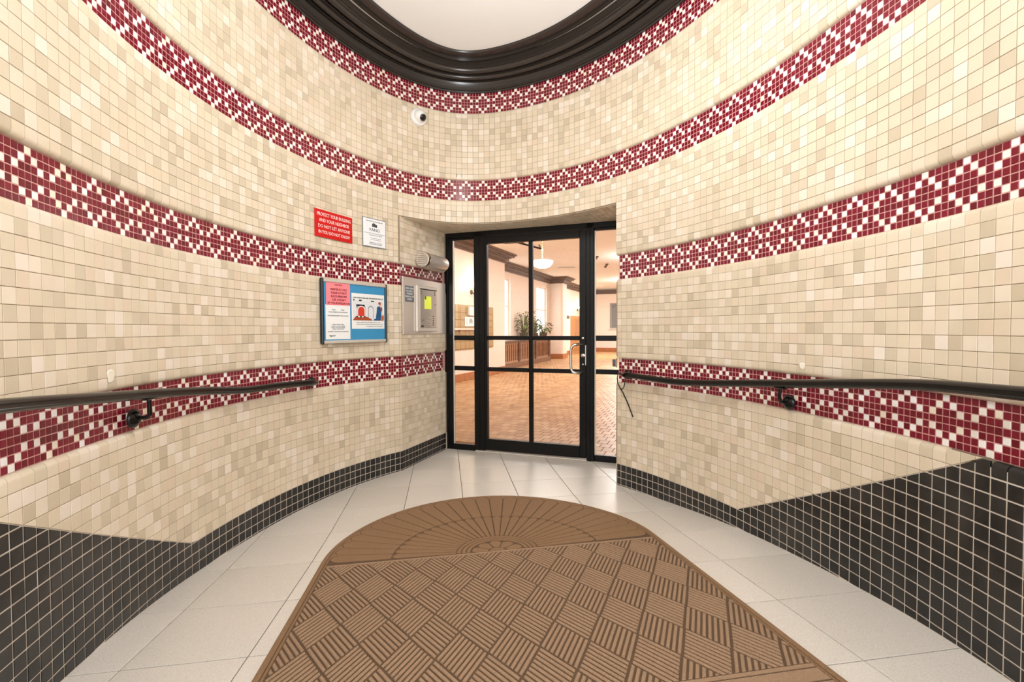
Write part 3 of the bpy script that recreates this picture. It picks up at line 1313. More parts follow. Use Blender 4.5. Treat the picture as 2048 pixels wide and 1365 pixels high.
ringband(.0, .020, .0075, 'border', M_matfan)
ringband(.025, .034, .008, 'border', M_matfan)
PATT = outline(.038)
bar = clip(clip(PATT, 0, 1, M_FAN + .004), 0, -1, -(M_FAN - .012))
r = prism(bar, .0, .0055, .0015)
mb = MB(); drape(r, mb, .003); mb.build('divider_rib', M_mathi, mat_o)
MB_END = 1.30
for z0, z1 in ((MB_END - .016, MB_END), (MB_END - .075, MB_END - .022), (MB_END - .15, MB_END - .082), (M_END + .04, MB_END - .157)):
    q = clip(clip(PATT, 0, 1, z1), 0, -1, -z0)
    n_seg = 14
    mb = MB()
    for i in range(n_seg):
        a, b = N0 - HWM + 2 * HWM * i / n_seg, N0 - HWM + 2 * HWM * (i + 1) / n_seg
        qq = clip(clip(q, 1, 0, b), -1, 0, -a)
        if len(qq) > 2:
            r = prism(qq, 0, .0055, .0005)
            if r:
                drape(r, mb, .003)
    mb.build('end_rib', M_mathi, mat_o)
# woven blocks
va = .17 * np.array([math.cos(math.radians(68)), math.sin(math.radians(68))])
vb = .17 * np.array([math.cos(math.radians(-49.8)), math.sin(math.radians(-49.8))])
Rm = np.array([mx, my])
va, vb, an = Rm @ va, Rm @ vb, Rm @ np.array([-.0195, 1.724])
REG = clip(clip(PATT, 0, 1, M_FAN - .016), 0, -1, -(MB_END + .005))
NR = 8
for i in range(-12, 13):
    for j in range(-12, 13):
        mb = MB()
        for k in range(NR):
            g, lo, hi = .20 / NR, (k + .19) / NR, (k + .81) / NR
            if (i + j) % 2:
                cs = [(i + .035, j + lo), (i + .965, j + lo), (i + .965, j + hi), (i + .035, j + hi)]
            else:
                cs = [(i + lo, j + .035), (i + hi, j + .035), (i + hi, j + .965), (i + lo, j + .965)]
            q = [tuple(an + va * a + vb * b) for a, b in cs]
            if poly_area(q) < 0:
                q = q[::-1]
            for a in range(len(REG)):
                (x0, y0), (x1, y1) = REG[a], REG[(a + 1) % len(REG)]
                q = clip(q, y1 - y0, -(x1 - x0), (y1 - y0) * x0 - (x1 - x0) * y0)
                if len(q) < 3:
                    break
            if len(q) < 3:
                continue
            r = prism(q, 0, .0062, .0022)
            if r:
                drape(r, mb, .003)
        if mb.v:
            mb.build('ridge_block', M_mathi, mat_o)


def rim(th, d=.04):
    c, s = math.cos(th), math.sin(th)
    R = HWM - d
    k = MC - M_FAN
    b = s * k
    r = b + math.sqrt(b * b - (k * k - R * R))
    if s * r < k and abs(c) > 1e-6:
        r = min(r, R / abs(c))
    return r


def petal(th0, th1, r0, r1f, g):
    t0, t1 = th0 + g / r0, th1 - g / r0
    p = [(r0, t1), (r0, t0)]
    tm = (th0 + th1) / 2
    R = r1f(tm)
    wid = (th1 - th0) / 2 * R
    bl = min(wid * 1.0, (R - r0) * .4)
    g2 = g / R
    for k in range(9):
        a = math.pi * k / 8
        p.append((R - bl + bl * math.sin(a), tm - ((th1 - th0) / 2 - g2) * math.cos(a)))
    q = [(N0 + r * math.cos(t), M_FAN + .006 + r * math.sin(t)) for r, t in p]
    return q if poly_area(q) > 0 else q[::-1]


NP = 27
for k in range(NP):
    t0, t1 = math.pi * (.012 + .976 * k / NP), math.pi * (.012 + .976 * (k + 1) / NP)
    for r0, rf in ((.214, lambda t: .535), (.541, rim)):
        r = prism(petal(t0, t1, r0, rf, .0028), 0, .0055, .0018)
        if r:
            mb = MB(); drape(r, mb, .003); mb.build('petal', M_matfan, mat_o)
for k in range(NP - 1):
    tw = math.pi * .976 / NP
    tb = math.pi * (.012 + .976 * (k + 1) / NP)
    ta, tc = tb - tw / 2, tb + tw / 2

    def arc(t):
        tm = ta if t < tb else tc
        R = rim(tm)
        bl = min(tw / 2 * R, (R - .541) * .4)
        x_ = min(1., abs(t - tm) / (tw / 2))
        return R - bl + bl * math.sqrt(max(0., 1 - x_ * x_)) + .003
    tt = np.linspace(ta, tc, 15)
    ring = [(max(rim(t, .0365), arc(t) + .0004), t) for t in tt] + [(arc(t), t) for t in tt[::-1]]
    pts = [(N0 + r * math.cos(t), M_FAN + .006 + r * math.sin(t)) for r, t in ring]
    m_ = len(pts)
    vv = [(a, b, 0) for a, b in pts] + [(a, b, .0048) for a, b in pts]
    ff = [(i, (i + 1) % m_, m_ + (i + 1) % m_, m_ + i) for i in range(m_)] + [(m_ + i, m_ + i + 1, m_ + 28 - i, m_ + 29 - i) for i in range(14)]
    mb = MB(); drape((vv, ff), mb, .003); mb.build('petal_gusset', M_matfan, mat_o)
for r0, r1 in ((.190, .208), (.166, .184), (.142, .160)):
    mb = MB()
    for k in range(24):
        a0, a1 = math.pi * (.01 + .98 * k / 24), math.pi * (.01 + .98 * (k + 1) / 24)
        q = [(N0 + r * math.cos(t), M_FAN + .006 + r * math.sin(t)) for r, t in ((r0, a0), (r1, a0), (r1, a1), (r0, a1))]
        drape(prism(q, 0, .0055, .0004), mb, .003)
    mb.build('fan_arc', M_matfan, mat_o)
for k in range(5):
    r = prism(petal(math.pi * k / 5, math.pi * (k + 1) / 5, .05, lambda t: .136, .003), 0, .0055, .0018)
    mb = MB(); drape(r, mb, .003); mb.build('petal', M_matfan, mat_o)
mb = MB()
drape(prism([(N0 + .042 * math.cos(t), M_FAN + .006 + .042 * math.sin(t)) for t in np.linspace(.06, math.pi - .06, 11)], 0, .0055, .0018), mb, .003)
mb.build('petal', M_matfan, mat_o)

# ------------------------------------------------------------------ handrails


def railpts(P, off=.088, n=90):
    s = np.array([p[0] for p in P]); z = np.array([p[1] for p in P])
    ss = np.linspace(s[0], s[-1], n)
    zz = np.interp(ss, s, z)
    ker = np.ones(7) / 7
    zz = np.convolve(np.pad(zz, 3, 'edge'), ker, 'valid')
    x, y, _, _ = W(ss, off)
    return [(float(a), float(b), float(c)) for a, b, c in zip(x, y, zz)]


RPROF = []
for i in range(18):
    a = 2 * math.pi * i / 18
    rx, ry = .0225 * math.cos(a), .020 * math.sin(a)
    if abs(math.sin(a)) < .2:
        rx *= .88
    RPROF.append((rx, ry))


def wallp(s, off, z):
    x, y, _, _ = W(s, off)
    return Vector((float(x), float(y), z))


def handrail(P, end_s, end_z, start, plates, lab, grp):
    root = tag(empty('handrail', wallp(plates[0][0], REC, plates[0][1])), lab, 'handrail', grp)
    inv = root.matrix_world.inverted()
    loc = lambda p: inv @ Vector(p)
    pts = railpts(P)
    if start:
        pts = pts[::-1]
    # last bit turns into the wall
    last = Vector(pts[-1])
    ew = wallp(end_s, REC + .004, end_z)
    k = wallp(end_s - math.copysign(.015, end_s - (P[0][0] if start else P[-1][0])), REC + .05, end_z)
    pts = pts + [tuple((last + k) / 2), tuple(k), tuple(ew)]
    MB().tube([loc(p) for p in pts], .02, prof=RPROF).build('rail', M_rail, root, smooth=True)

    def flange(s, z, r):
        M = inv @ Wfr(s, REC - .001, z)
        return MB().lathe([(r, 0), (r, .006), (r * .92, .011), (r * .62, .020), (r * .35, .026)], M, 22)
    flange(end_s, end_z, .034).build('wall_flange', M_rail, root, smooth=True)
    for s, z, s2, z2 in plates:
        flange(s, z, .038).build('wall_flange', M_rail, root, smooth=True)
        a = wallp(s, REC + .012, z)
        b = wallp(s * .75 + s2 * .25, .075, z + .004)
        c = wallp(s * .35 + s2 * .65, .088, z + .02)
        d = wallp(s2, .088, z2 - .014)
        MB().tube([loc(p) for p in (a, (a + b) / 2, b, c, (c + d) / 2 + Vector((0, 0, .004)), d)], .0085, 10).build('bracket_arm', M_rail, root, smooth=True)
        M = inv @ Wfr(s2, .088, z2 - .019)
        MB().bbox((-.03, -.004, -.014), (.03, .004, .014), .002, M=M).build('saddle', M_rail, root)
    return root


handrail([(-1.5, 1.09), (-.6, 1.035), (0, .991), (.286, .964), (.545, .943), (.846, .915), (1.11, .889), (1.25, .868), (1.40, .861), (1.598, .858), (1.90, .842)], 1.963, .838, False,
         [(.594, .841, .580, .940), (-.9, .96, -.82, 1.055)], 'black wall handrail with bracket below the blue notice board', 'black wall handrails')
handrail([(5.10, .857), (5.35, .850), (5.581, .847), (5.91, .876), (6.244, .912), (6.407, .927), (6.785, .969), (7.041, .995), (7.187, 1.005), (7.4, 1.012), (7.9, 1.03), (8.8, 1.07)], 5.04, .853, True,
         [(6.352, .828, 6.372, .923), (8.0, .94, 7.93, 1.034)], 'black wall handrail with a dangling cable at its far end', 'black wall handrails')

# cable hanging from the end of that rail
r_ = wallp(5.03, REC, .8)
cb = tag(empty('cable', r_), 'thin black cable looped round the handrail end by the door corner', 'cable')
inv = cb.matrix_world.inverted()
P_ = [wallp(*a) for a in ((5.075, .112, .846), (5.05, .112, .868), (5.015, .10, .860), (4.985, .075, .825), (4.972, .055, .785), (4.985, .04, .745), (5.005, .034, .715), (5.05, .031, .64), (5.098, .029, .545))]
MB().tube([inv @ p for p in P_], .0042, 8).build('loose_end', M_rail, cb, smooth=True)
P_ = [wallp(*a) for a in ((4.99, .04, .738), (5.02, .045, .752), (5.045, .06, .785), (5.055, .085, .822))]
MB().tube([inv @ p for p in P_], .0038, 8).build('loop', M_rail, cb, smooth=True)

# ------------------------------------------------------------------ things on the walls


def chord(s0, s1, off, z):
    a, b = W(s0, off), W(s1, off)
    p, q = np.array([float(a[0]), float(a[1])]), np.array([float(b[0]), float(b[1])])
    d = (q - p)
    l = np.linalg.norm(d)
    d = d / l
    return frame((*(p + q) / 2, z), d, (d[1], -d[0])), l


# red warning sign
M_sred = mat('red_sign_face', (206, 8, 8), .4)
M_swhite = mat('white_sign_letters', (246, 232, 226), .5)
Ms, l = chord(2.012, 2.374, REC + .003, (1.838 + 2.027) / 2)
h = .190
sg = tag(empty('warning_sign', Ms), 'red sign with white capitals above the mosaic band', 'sign')
MB().bbox((-l / 2, -h / 2, 0), (l / 2, h / 2, .004), .001).build('panel', M_sred, sg)
for i, (t, wd_) in enumerate((('PROTECT YOUR BUILDING', .318), ('AND YOUR NEIGHBOR', .285), ('DO NOT LET ANYONE', .302), ('IN YOU DO NOT KNOW', .298))):
    lettering(t, .033, Matrix.Translation((.002, .062 - i * .0405, .0046)), M_swhite, sg, wd_)

# white management sign
Ms, l = chord(2.476, 2.711, REC + .003, (1.84 + 2.066) / 2)
h = .226
sg = tag(empty('company_sign', Ms), 'white sign with grey border and building emblem next to the red sign', 'sign')
MB().bbox((-l / 2, -h / 2, 0), (l / 2, h / 2, .004), .001).build('border', mat('grey_sign_border', (120, 126, 130), .5), sg)
MB().bbox((-l / 2 + .006, -h / 2 + .006, .002), (l / 2 - .006, h / 2 - .006, .0052), .0008).build('panel', mat('white_sign_face', (240, 241, 242), .4), sg)
z = .0056
lettering('PROPERTY MANAGED BY', .0105, Matrix.Translation((0, .088, z)), M_ink, sg, .165)
e = MB()
for x0, x1, y1 in ((-.024, -.014, .072), (-.0125, -.003, .078), (-.0015, .008, .074), (.0095, .024, .066)):
    e.box((x0, .046, z - .0006), (x1, y1, z + .0004))
e.build('building_emblem', M_ink, sg)
lettering('FANG', .034, Matrix.Translation((.0, .022, z)), M_ink, sg, .098)
lettering('REAL ESTATE MANAGEMENT', .010, Matrix.Translation((0, -.006, z)), M_grey, sg, .200)
lettering('COMPANY INC', .010, Matrix.Translation((.01, -.020, z)), M_ink, sg, .125)
lettering('TELEPHONE', .008, Matrix.Translation((.01, -.042, z)), M_grey, sg, .108)
lettering('OFFICE HOURS', .008, Matrix.Translation((.01, -.054, z)), M_grey, sg, .104)
lettering('EMERGENCY CALLS', .008, Matrix.Translation((.01, -.078, z)), M_ink, sg, .122)
lettering('NIGHTS AND WEEKENDS', .008, Matrix.Translation((.01, -.089, z)), M_ink, sg, .122)

# notice board
Ms, l = chord(2.057, 2.688, REC + .004, (1.094 + 1.55) / 2)
H = .456
nb = tag(empty('notice_board', Ms), 'blue framed notice board on the tiled wall over the handrail end', 'notice board')
MB().bbox((-l / 2 + .01, -H / 2 + .006, .0), (l / 2 - .01, H / 2 - .006, .016), .002).build('blue_panel', mat('blue_felt', (62, 148, 196), .9, bump=.3, bscale=500), nb)
for y0 in (-H / 2, H / 2 - .022):
    MB().bbox((-l / 2 + .006, y0, 0), (l / 2 - .006, y0 + .022, .026), .004).build('frame_rail', M_steel2, nb)
M_cap = mat('black_plastic_cap', (18, 18, 18), .4)
for x0 in (-l / 2 - .008, l / 2 - .012):
    MB().bbox((x0, -H / 2 - .004, 0), (x0 + .020, H / 2 + .004, .029), .006).build('end_cap', M_cap, nb)


def sheet(name, u0, u1, v0, v1, dz, material, lab, cat, tilt=0.):
    """paper pinned to the board: u from its edge, v from its top (fractions)"""
    w_, h_ = (u1 - u0) * l, (v1 - v0) * H
    M = Ms @ Matrix.Translation((-l / 2 + (u0 + u1) / 2 * l, H / 2 - (v0 + v1) / 2 * H, .0165 + dz)) @ Matrix.Rotation(tilt, 4, 'Z')
    o = tag(empty(name, M), lab, cat, 'papers pinned on the notice board')
    # thin curled sheet
    mb = MB()
    nx = 8
    v, f = [], []
    for lay in (0, .0006):
        for i in range(nx + 1):
            for j in (0, 1):
                a = i / nx
                c = .0015 * (2 * a - 1) ** 2 * (1 if j == 0 else .3)
                v.append((-w_ / 2 + a * w_, -h_ / 2 + j * h_, c + lay))
    k = 2 * (nx + 1)
    for i in range(nx):
        f += [(k + 2 * i, k + 2 * i + 2, k + 2 * i + 3, k + 2 * i + 1), (2 * i, 2 * i + 1, 2 * i + 3, 2 * i + 2), (2 * i, 2 * i + 2, k + 2 * i + 2, k + 2 * i), (2 * i + 1, k + 2 * i + 1, k + 2 * i + 3, 2 * i + 3)]
    f += [(0, k, k + 1, 1), (2 * nx, 2 * nx + 1, k + 2 * nx + 1, k + 2 * nx)]
    mb.add(v, f)
    mb.build('sheet', material, o)
    return o, w_, h_


M_pink = mat('pink_paper', (250, 140, 146), .8)
M_darkred = mat('dark_red_ink', (126, 22, 34), .8)
o, w_, h_ = sheet('pink_notice', .055, .402, .035, .400, .0012, M_pink, 'pink paper notice pinned at the top of the blue board', 'notice')
lettering('NOTICE', .016, Matrix.Translation((-.0, h_ / 2 - .022, .0024)), M_darkred, o, .062)
for i, (t, wd_) in enumerate((('WINTER IS COLD', .150), ('PLEASE DO NOT', .142), ('BLOCK WINDOWS', .142), ('OR STEAM', .118), ('BY YOUR RADIATOR', .200))):
    lettering(t, .0225, Matrix.Translation((.004, h_ / 2 - .055 - i * .0245, .0026)), M_darkred, o, wd_)
o, w_, h_ = sheet('white_notice', .045, .402, .395, .935, .0002, M_paper, 'white typed letter pinned under the pink notice', 'notice')
lettering('Date          Page', .011, Matrix.Translation((.0, h_ / 2 - .035, .0022)), M_grey, o, .11)
for i, (t, y, wd_) in enumerate((('TO ALL TENANTS OF THIS BUILDING', .052, .17), ('THE SUPERINTENDENT WILL BE AWAY', .078, .19), ('Please call the office', .140, .10), ('boiler and heating', .152, .12), ('leaks and plumbing', .162, .12), ('keys and locks', .172, .10), ('THANK YOU FOR YOUR HELP', .192, .19))):
    lettering(t, .010, Matrix.Translation((.0, h_ / 2 - y, .0024)), M_grey if i < 6 else M_ink, o, wd_)
lettering('Signed', .016, Matrix.Translation((-.055, h_ / 2 - .220, .0024)), M_ink, o, .05)

M_pb = [M_paper, M_ink, mat('print_red', (214, 62, 38), .7), mat('print_brown', (168, 74, 40), .7), mat('print_blue', (26, 86, 132), .7), mat('print_pale_grey', (228, 230, 232), .7), mat('print_orange', (196, 104, 48), .7), mat('print_skin', (228, 182, 158), .7), mat('print_mid_grey', (158, 160, 164), .7)]
o, w_, h_ = sheet('poster', .425, .968, .185, .770, .0006, M_paper, 'white poster with a coloured fireplace cartoon on the blue board', 'poster')
pr = MB()


def flat(pts, m, z=.0030):
    pr.add([(x * w_ - w_ / 2, h_ / 2 - y * h_, z) for x, y in pts], [tuple(range(len(pts)))[::-1]], m)


def frect(x0, y0, x1, y1, m, z=.0030):
    flat([(x0, y0), (x1, y0), (x1, y1), (x0, y1)], m, z)


def fell(cx, cy, rx, ry, m, z, a0=0, a1=360):
    flat([(cx + rx * math.cos(math.radians(a)), cy + ry * math.sin(math.radians(a))) for a in np.linspace(a0, a1, 20)], m, z)


frect(.04, .19, .96, .76, 5, .0030)
frect(.04, .17, .08, .21, 1, .0032); frect(.21, .175, .29, .215, 1, .0032); frect(.57, .185, .67, .22, 1, .0032)
frect(.13, .31, .38, .40, 1, .0032)
frect(.15, .36, .40, .70, 8, .0033)
fell(.275, .46, .115, .11, 0, .0034, 180, 360); frect(.16, .46, .39, .70, 0, .0034)
fell(.275, .47, .095, .095, 2, .0036, 180, 360); frect(.18, .47, .37, .66, 2, .0036)
flat([(.02, .76), (.10, .66), (.45, .66), (.58, .72), (.62, .76)], 3, .0036)
for k in range(5):
    fell(.15 + .055 * k, .655, .03, .022, 0 if k % 2 else 1, .0038)
fell(.565, .43, .085, .10, 8, .0034, 180, 360); frect(.48, .43, .65, .70, 8, .0034)
fell(.565, .45, .065, .085, 5, .0036, 180, 360); frect(.50, .45, .63, .70, 5, .0036)
flat([(.76, .36), (.83, .33), (.90, .40), (.90, .60), (.88, .76), (.74, .76), (.72, .66), (.745, .52)], 4, .0036)
fell(.865, .30, .035, .055, 7, .0038); fell(.845, .25, .045, .04, 3, .0040); fell(.90, .42, .03, .07, 3, .0040)
flat([(.90, .62), (.97, .58), (.99, .70), (.96, .77), (.89, .76)], 6, .0038)
flat([(.66, .72), (.74, .69), (.76, .76), (.64, .76)], 4, .0037)
pr.build('printed_picture', M_pb, o)
lettering('KEEP WARM AND SAFE THIS WINTER WITH US', .014, Matrix.Translation((0, h_ / 2 - .125 * h_, .0032)), M_ink, o, w_ * .90)
lettering('Never leave a fire burning in your room', .009, Matrix.Translation((0, h_ / 2 - .815 * h_, .0032)), M_grey, o, w_ * .72)
lettering('Ask the office about heat and hot water for your home', .008, Matrix.Translation((.01, h_ / 2 - .87 * h_, .0032)), M_grey, o, w_ * .80)
lettering('A message to all residents', .008, Matrix.Translation((.06, h_ / 2 - .93 * h_, .0032)), M_grey, o, w_ * .50)

# small repair patches on the wall tiles
M_patch = mat('white_filler', (240, 230, 210), .8, bump=.3)
for par, s, z, rx, ry in (('wall_left', .47, 1.022, .020, .030), ('wall_right', 6.43, 1.012, .017, .019)):
    M = Wfr(s, REC + .0006, z)
    pts = [(rx * (1 + .18 * math.sin(3 * a + s)) * math.cos(a), ry * (1 + .15 * math.cos(2 * a)) * math.sin(a)) for a in np.linspace(0, 2 * math.pi, 15)[:-1]]
    k = len(pts)
    MB().add([(x, y, 0) for x, y in pts] + [(x * .8, y * .8, .0022) for x, y in pts], [(i, (i + 1) % k, k + (i + 1) % k, k + i) for i in range(k)] + [tuple(range(k, 2 * k))]).build('filler_patch', M_patch, PAR[par], M=M)

# security camera
Ms = Wfr(3.041, REC, 2.998)
sc = tag(empty('security_camera', Ms), 'small white round security camera under the top mosaic band', 'camera')
MB().lathe([(.072, 0), (.074, .006), (.074, .020), (.066, .034), (.052, .042)], Matrix.Identity(4), 32).build('mount', M_wp, sc, smooth=True)
look = (Ms.inverted() @ Vector((.35, 1.2, 1.1)) - Vector((0, 0, .045))).normalized()
look = (look + Vector((.35, .1, 0))).normalized()
Q = Matrix.Translation((0, 0, .040)) @ look.to_track_quat('Z', 'Y').to_matrix().to_4x4()
MB().lathe([(.002, -.05)] + [(.054 * math.cos(a), .054 * math.sin(a)) for a in np.linspace(-1.2, .90, 10)] + [(.030, .046), (.030, .052)], Q, 32).build('ball_housing', M_wp, sc, smooth=True)
lens = MB().lathe([(.029, .050), (.029, .055), (.024, .057), (.022, .052)], Q, 28).build('lens_ring', mat('grey_lens_ring', (70, 70, 72), .3), sc, smooth=True)
MB().lathe([(.0215, .0515), (.018, .056), (.010, .0585), (.002, .0592)], Q, 24).build('lens', mat('black_lens', (6, 6, 8), .08), sc, smooth=True)

# entry panel on the side of the recess
MJ = frame((*cl, 0), jl, (jl[1], -jl[0]))
ep = tag(empty('entry_panel', MJ @ Matrix.Translation((.38, 1.395, REC))), 'stainless steel door entry panel with yellow-green screen and keypad', 'intercom')
T = Matrix.Translation((-.38, -1.395, 0))
pl = MB().bbox((.004, 1.150, 0), (.752, 1.640, .010), .002, M=T)
pl.build('back_plate', M_steel, ep)
for x0, x1, y0, y1 in ((.004, .016, 1.150, 1.640),):
    MB().bbox((x0, y0, 0), (x1, y1, .016), .002, M=T).build('edge_trim', M_steel2, ep)
MB().bbox((.205, 1.172, .009), (.560, 1.582, .030), .006, M=T).build('housing', M_steel2, ep)
MB().bbox((.245, 1.205, .028), (.530, 1.552, .034), .002, M=T).build('face_plate', mat('face_plate_grey', (190, 183, 172), .35, metal=.7), ep)
MB().bbox((.245, 1.548, .030), (.530, 1.556, .040), .002, M=T).build('visor', M_cap, ep)
scr = mat('lit_screen', (196, 204, 60), .3, emit=(206, 214, 70), estr=.55)
MB().bbox((.318, 1.376, .033), (.434, 1.492, .0365), .006, M=T).build('screen', scr, ep)
MB().bbox((.318, 1.462, .0366), (.345, 1.492, .0372), .0004, M=T).build('screen_mark', mat('dark_green_segment', (96, 110, 40), .4), ep)
for i in range(4):
    for j in range(3):
        MB().bbox((.352 + j * .024, 1.232 + i * .019, .0335), (.368 + j * .024, 1.244 + i * .019, .038), .002, M=T).build('key', M_chrome, ep)
for i in range(5):
    MB().bbox((.462, 1.228 + i * .020, .0335), (.476, 1.238 + i * .020, .037), .002, M=T).build('button', M_cap, ep)
for x, y in ((.262, 1.530), (.262, 1.510), (.500, 1.530), (.500, 1.510), (.505, 1.420), (.29, 1.275)):
    MB().lathe([(.006, .033), (.006, .0352), (.003, .0358)], T @ Matrix.Translation((x, y, 0)), 12).build('screw', M_cap, ep)
MB().bbox((.258, 1.213, .0335), (.300, 1.228, .0362), .001, M=T).build('badge', M_cap, ep)
MB().bbox((.044, 1.428, .0095), (.182, 1.566, .0125), .001, M=T).build('instruction_plate', mat('grey_instruction_plate', (112, 116, 122), .4), ep)
for i, t in enumerate(('DIAL CODE', 'TO CALL A', 'TENANT', 'PRESS # TO', 'END')):
    lettering(t, .020, T @ Matrix.Translation((.113, 1.544 - i * .0235, .0132)), M_paper, ep, .04 + .009 * len(t))

# steel drum on the recess wall
cy = tag(empty('wall_lamp', MJ @ Matrix.Translation((.40, 1.803, REC))), 'brushed steel drum-shaped wall lamp above the entry panel', 'lamp')
Rx = Matrix.Rotation(math.pi / 2, 4, 'Y')
Mx = Matrix.Translation((-.19, 0, .082)) @ Rx
MB().lathe([(.050, .01), (.060, .014), (.064, .022), (.064, .355), (.062, .37), (.050, .38)], Mx, 36).build('drum', M_steel, cy, smooth=True)
MB().lathe([(.066, .0), (.069, .006), (.069, .030), (.064, .034)], Mx, 36).build('end_ring', M_chrome, cy, smooth=True)
MB().lathe([(.062, -.002), (.062, .010), (.03, .012)], Mx, 32).build('end_cap', M_steel2, cy)
for k in range(7):
    a = math.radians(-42 + k * 14)
    y0 = -.052 + k * .0173
    hw = math.sqrt(max(0, .058 ** 2 - y0 ** 2))
    MB().bbox((-.199, y0 - .0035, .082 - hw), (-.189, y0 + .0035, .082 + hw), .002).build('louvre', M_chrome, cy)
MB().bbox((-.03, -.03, -.001), (.05, .03, .03), .004).build('wall_bracket', M_steel, cy)

# small metal catch at the corner by the handle side
Mb = frame((*(crn - jr * .035), .93), -jr, (-jr[1], jr[0]))
n_in = np.array([jr[1], -jr[0]])
Mb = frame((*(crn - jr * .02 + n_in * REC), .93), jr, n_in)
bk = tag(empty('door_catch', Mb), 'small grey metal catch on the wall corner above the handrail end', 'catch')
MB().bbox((-.02, -.035, 0), (.012, .035, .006), .001).build('plate', M_steel, bk)
MB().bbox((-.014, -.028, .005), (.008, .028, .032), .003).build('body', mat('grey_metal', (110, 108, 104), .4, metal=.8), bk)

# ceiling fixture of the vestibule (overhead, outside the photograph)
cf = tag(empty('ceiling_light', Vector((.05, 2.0, CZ))), 'frosted globe lamp on a short stem under the oval ceiling', 'lamp')
MB().lathe([(.08, 0), (.08, -.02), (.02, -.04)], Matrix.Identity(4), 24).build('canopy', M_steel2, cf, smooth=True)
MB().cyl((0, 0, -.03), (0, 0, -.40), .009, n=10).build('stem', M_steel2, cf)
MB().lathe([(.03, -.39), (.06, -.40), (.072, -.42), (.06, -.44), (.02, -.45)], Matrix.Identity(4), 28).build('globe', mat('frosted_globe', (250, 246, 238), .5, emit=(255, 248, 236), estr=3.), cf, smooth=True)

# ------------------------------------------------------------------ the lobby beyond the glass
P0 = np.array([-1.29, 10.55])
LD = np.array([.382, .924]); LD = LD / np.linalg.norm(LD)
LN = np.array([-LD[1], LD[0]])
ML = Matrix(((LD[0], LN[0], 0, P0[0]), (LD[1], LN[1], 0, P0[1]), (0, 0, 1, 0), (0, 0, 0, 1)))
M_lw = mat('peach_paint', (244, 226, 212), .6, var=.03, vscale=3)
M_lw2 = mat('pale_peach_paint', (246, 232, 220), .55)
M_wood = mat('dark_walnut', (92, 56, 34), .35, var=.2, vscale=12)
M_wood2 = mat('mid_brown_wood', (124, 80, 50), .4, var=.2, vscale=14)
M_oak = mat('oak_door', (196, 140, 84), .4, var=.15, vscale=10)
M_lc = mat('lobby_ceiling_paint', (246, 238, 230), .8)
M_quarry = tile_mat('quarry_tile', [(172, 122, 72), (184, 134, 82), (192, 142, 90), (198, 150, 98), (210, 166, 118), (188, 134, 80), (180, 126, 76)], .42, bump=.12, dirt=.0)
M_qj = mat('brown_joint', (150, 104, 66), .9)
LZ = 3.25


def lbox(mb, t0, t1, l0, l1, z0, z1, m=0):
    return mb.box((t0, l0, z0), (t1, l1, z1), m, ML)


def shell(name, boxes, material, lab, cat):
    mb = MB()
    for b in boxes:
        lbox(mb, *b)
    return tag(mb.build(name, material), lab, cat, kind='structure')


shell('wall_lobby_left', [(-5.25, 2.87, 0, .15, 0, LZ), (2.72, 2.87, .15, .7, 0, LZ)], M_lw, 'peach lobby wall with the mailbox bank, seen through the glass', 'wall')
w1, w2 = (3.70, 4.95), (7.46, 8.66)
ZB, ZT = .93, 2.785
shell('wall_lobby_window', [(2.72, 15.9, .7, .9, 0, ZB), (2.72, 15.9, .7, .9, ZT, LZ), (2.72, w1[0], .7, .9, ZB, ZT), (w1[1], w2[0], .7, .9, ZB, ZT), (w2[1], 15.9, .7, .9, ZB, ZT)], M_lw, 'recessed peach lobby wall with two tall bright windows', 'wall')
shell('wall_lobby_far', [(15.7, 15.9, -6.65, .9, 0, LZ)], M_lw2, 'far peach lobby wall beyond the side panel by the handle', 'wall')
shell('wall_lobby_right', [(-5.3, 15.9, -6.65, -6.5, 0, LZ)], M_lw2, 'plain peach lobby wall out of sight past the door', 'wall')
mb = MB()
mb.box((-3.4, 0, -.2), (0, LZ, -.07), M=MD).box((WD, 0, -.2), (4.0, LZ, -.07), M=MD).box((0, 2.136, -.2), (WD, LZ, -.07), M=MD)
tag(mb.build('wall_lobby_front', M_lw2), 'peach wall around the lobby side of the glass door', 'wall', kind='structure')
shell('ceiling_lobby', [(-4.9, 15.9, -6.65, .9, LZ, LZ + .1)], M_lc, 'flat pale lobby ceiling seen through the glass', 'ceiling')
lf = shell('floor_lobby', [(-5.0, 15.9, -6.65, .9, -.12, -.004)], M_qj, 'glossy orange quarry tile lobby floor beyond the glass door', 'floor')


def crown(name, runs, lab):
    mb = MB()
    for t0, t1, l0, l1 in runs:
        for pz0, pz1, pj in ((3.0, 3.035, .03), (3.035, 3.06, .055), (3.06, 3.13, .10), (3.13, 3.16, .15), (3.16, 3.21, .22), (3.21, LZ, .27)):
            mb.bbox((t0 - (pj if t0 > -4 else 0), l0 - pj, pz0), (t1 + pj, l1 + .001, pz1), .004, M=ML)
    return tag(mb.build(name, M_wood), lab, 'cornice', kind='structure')


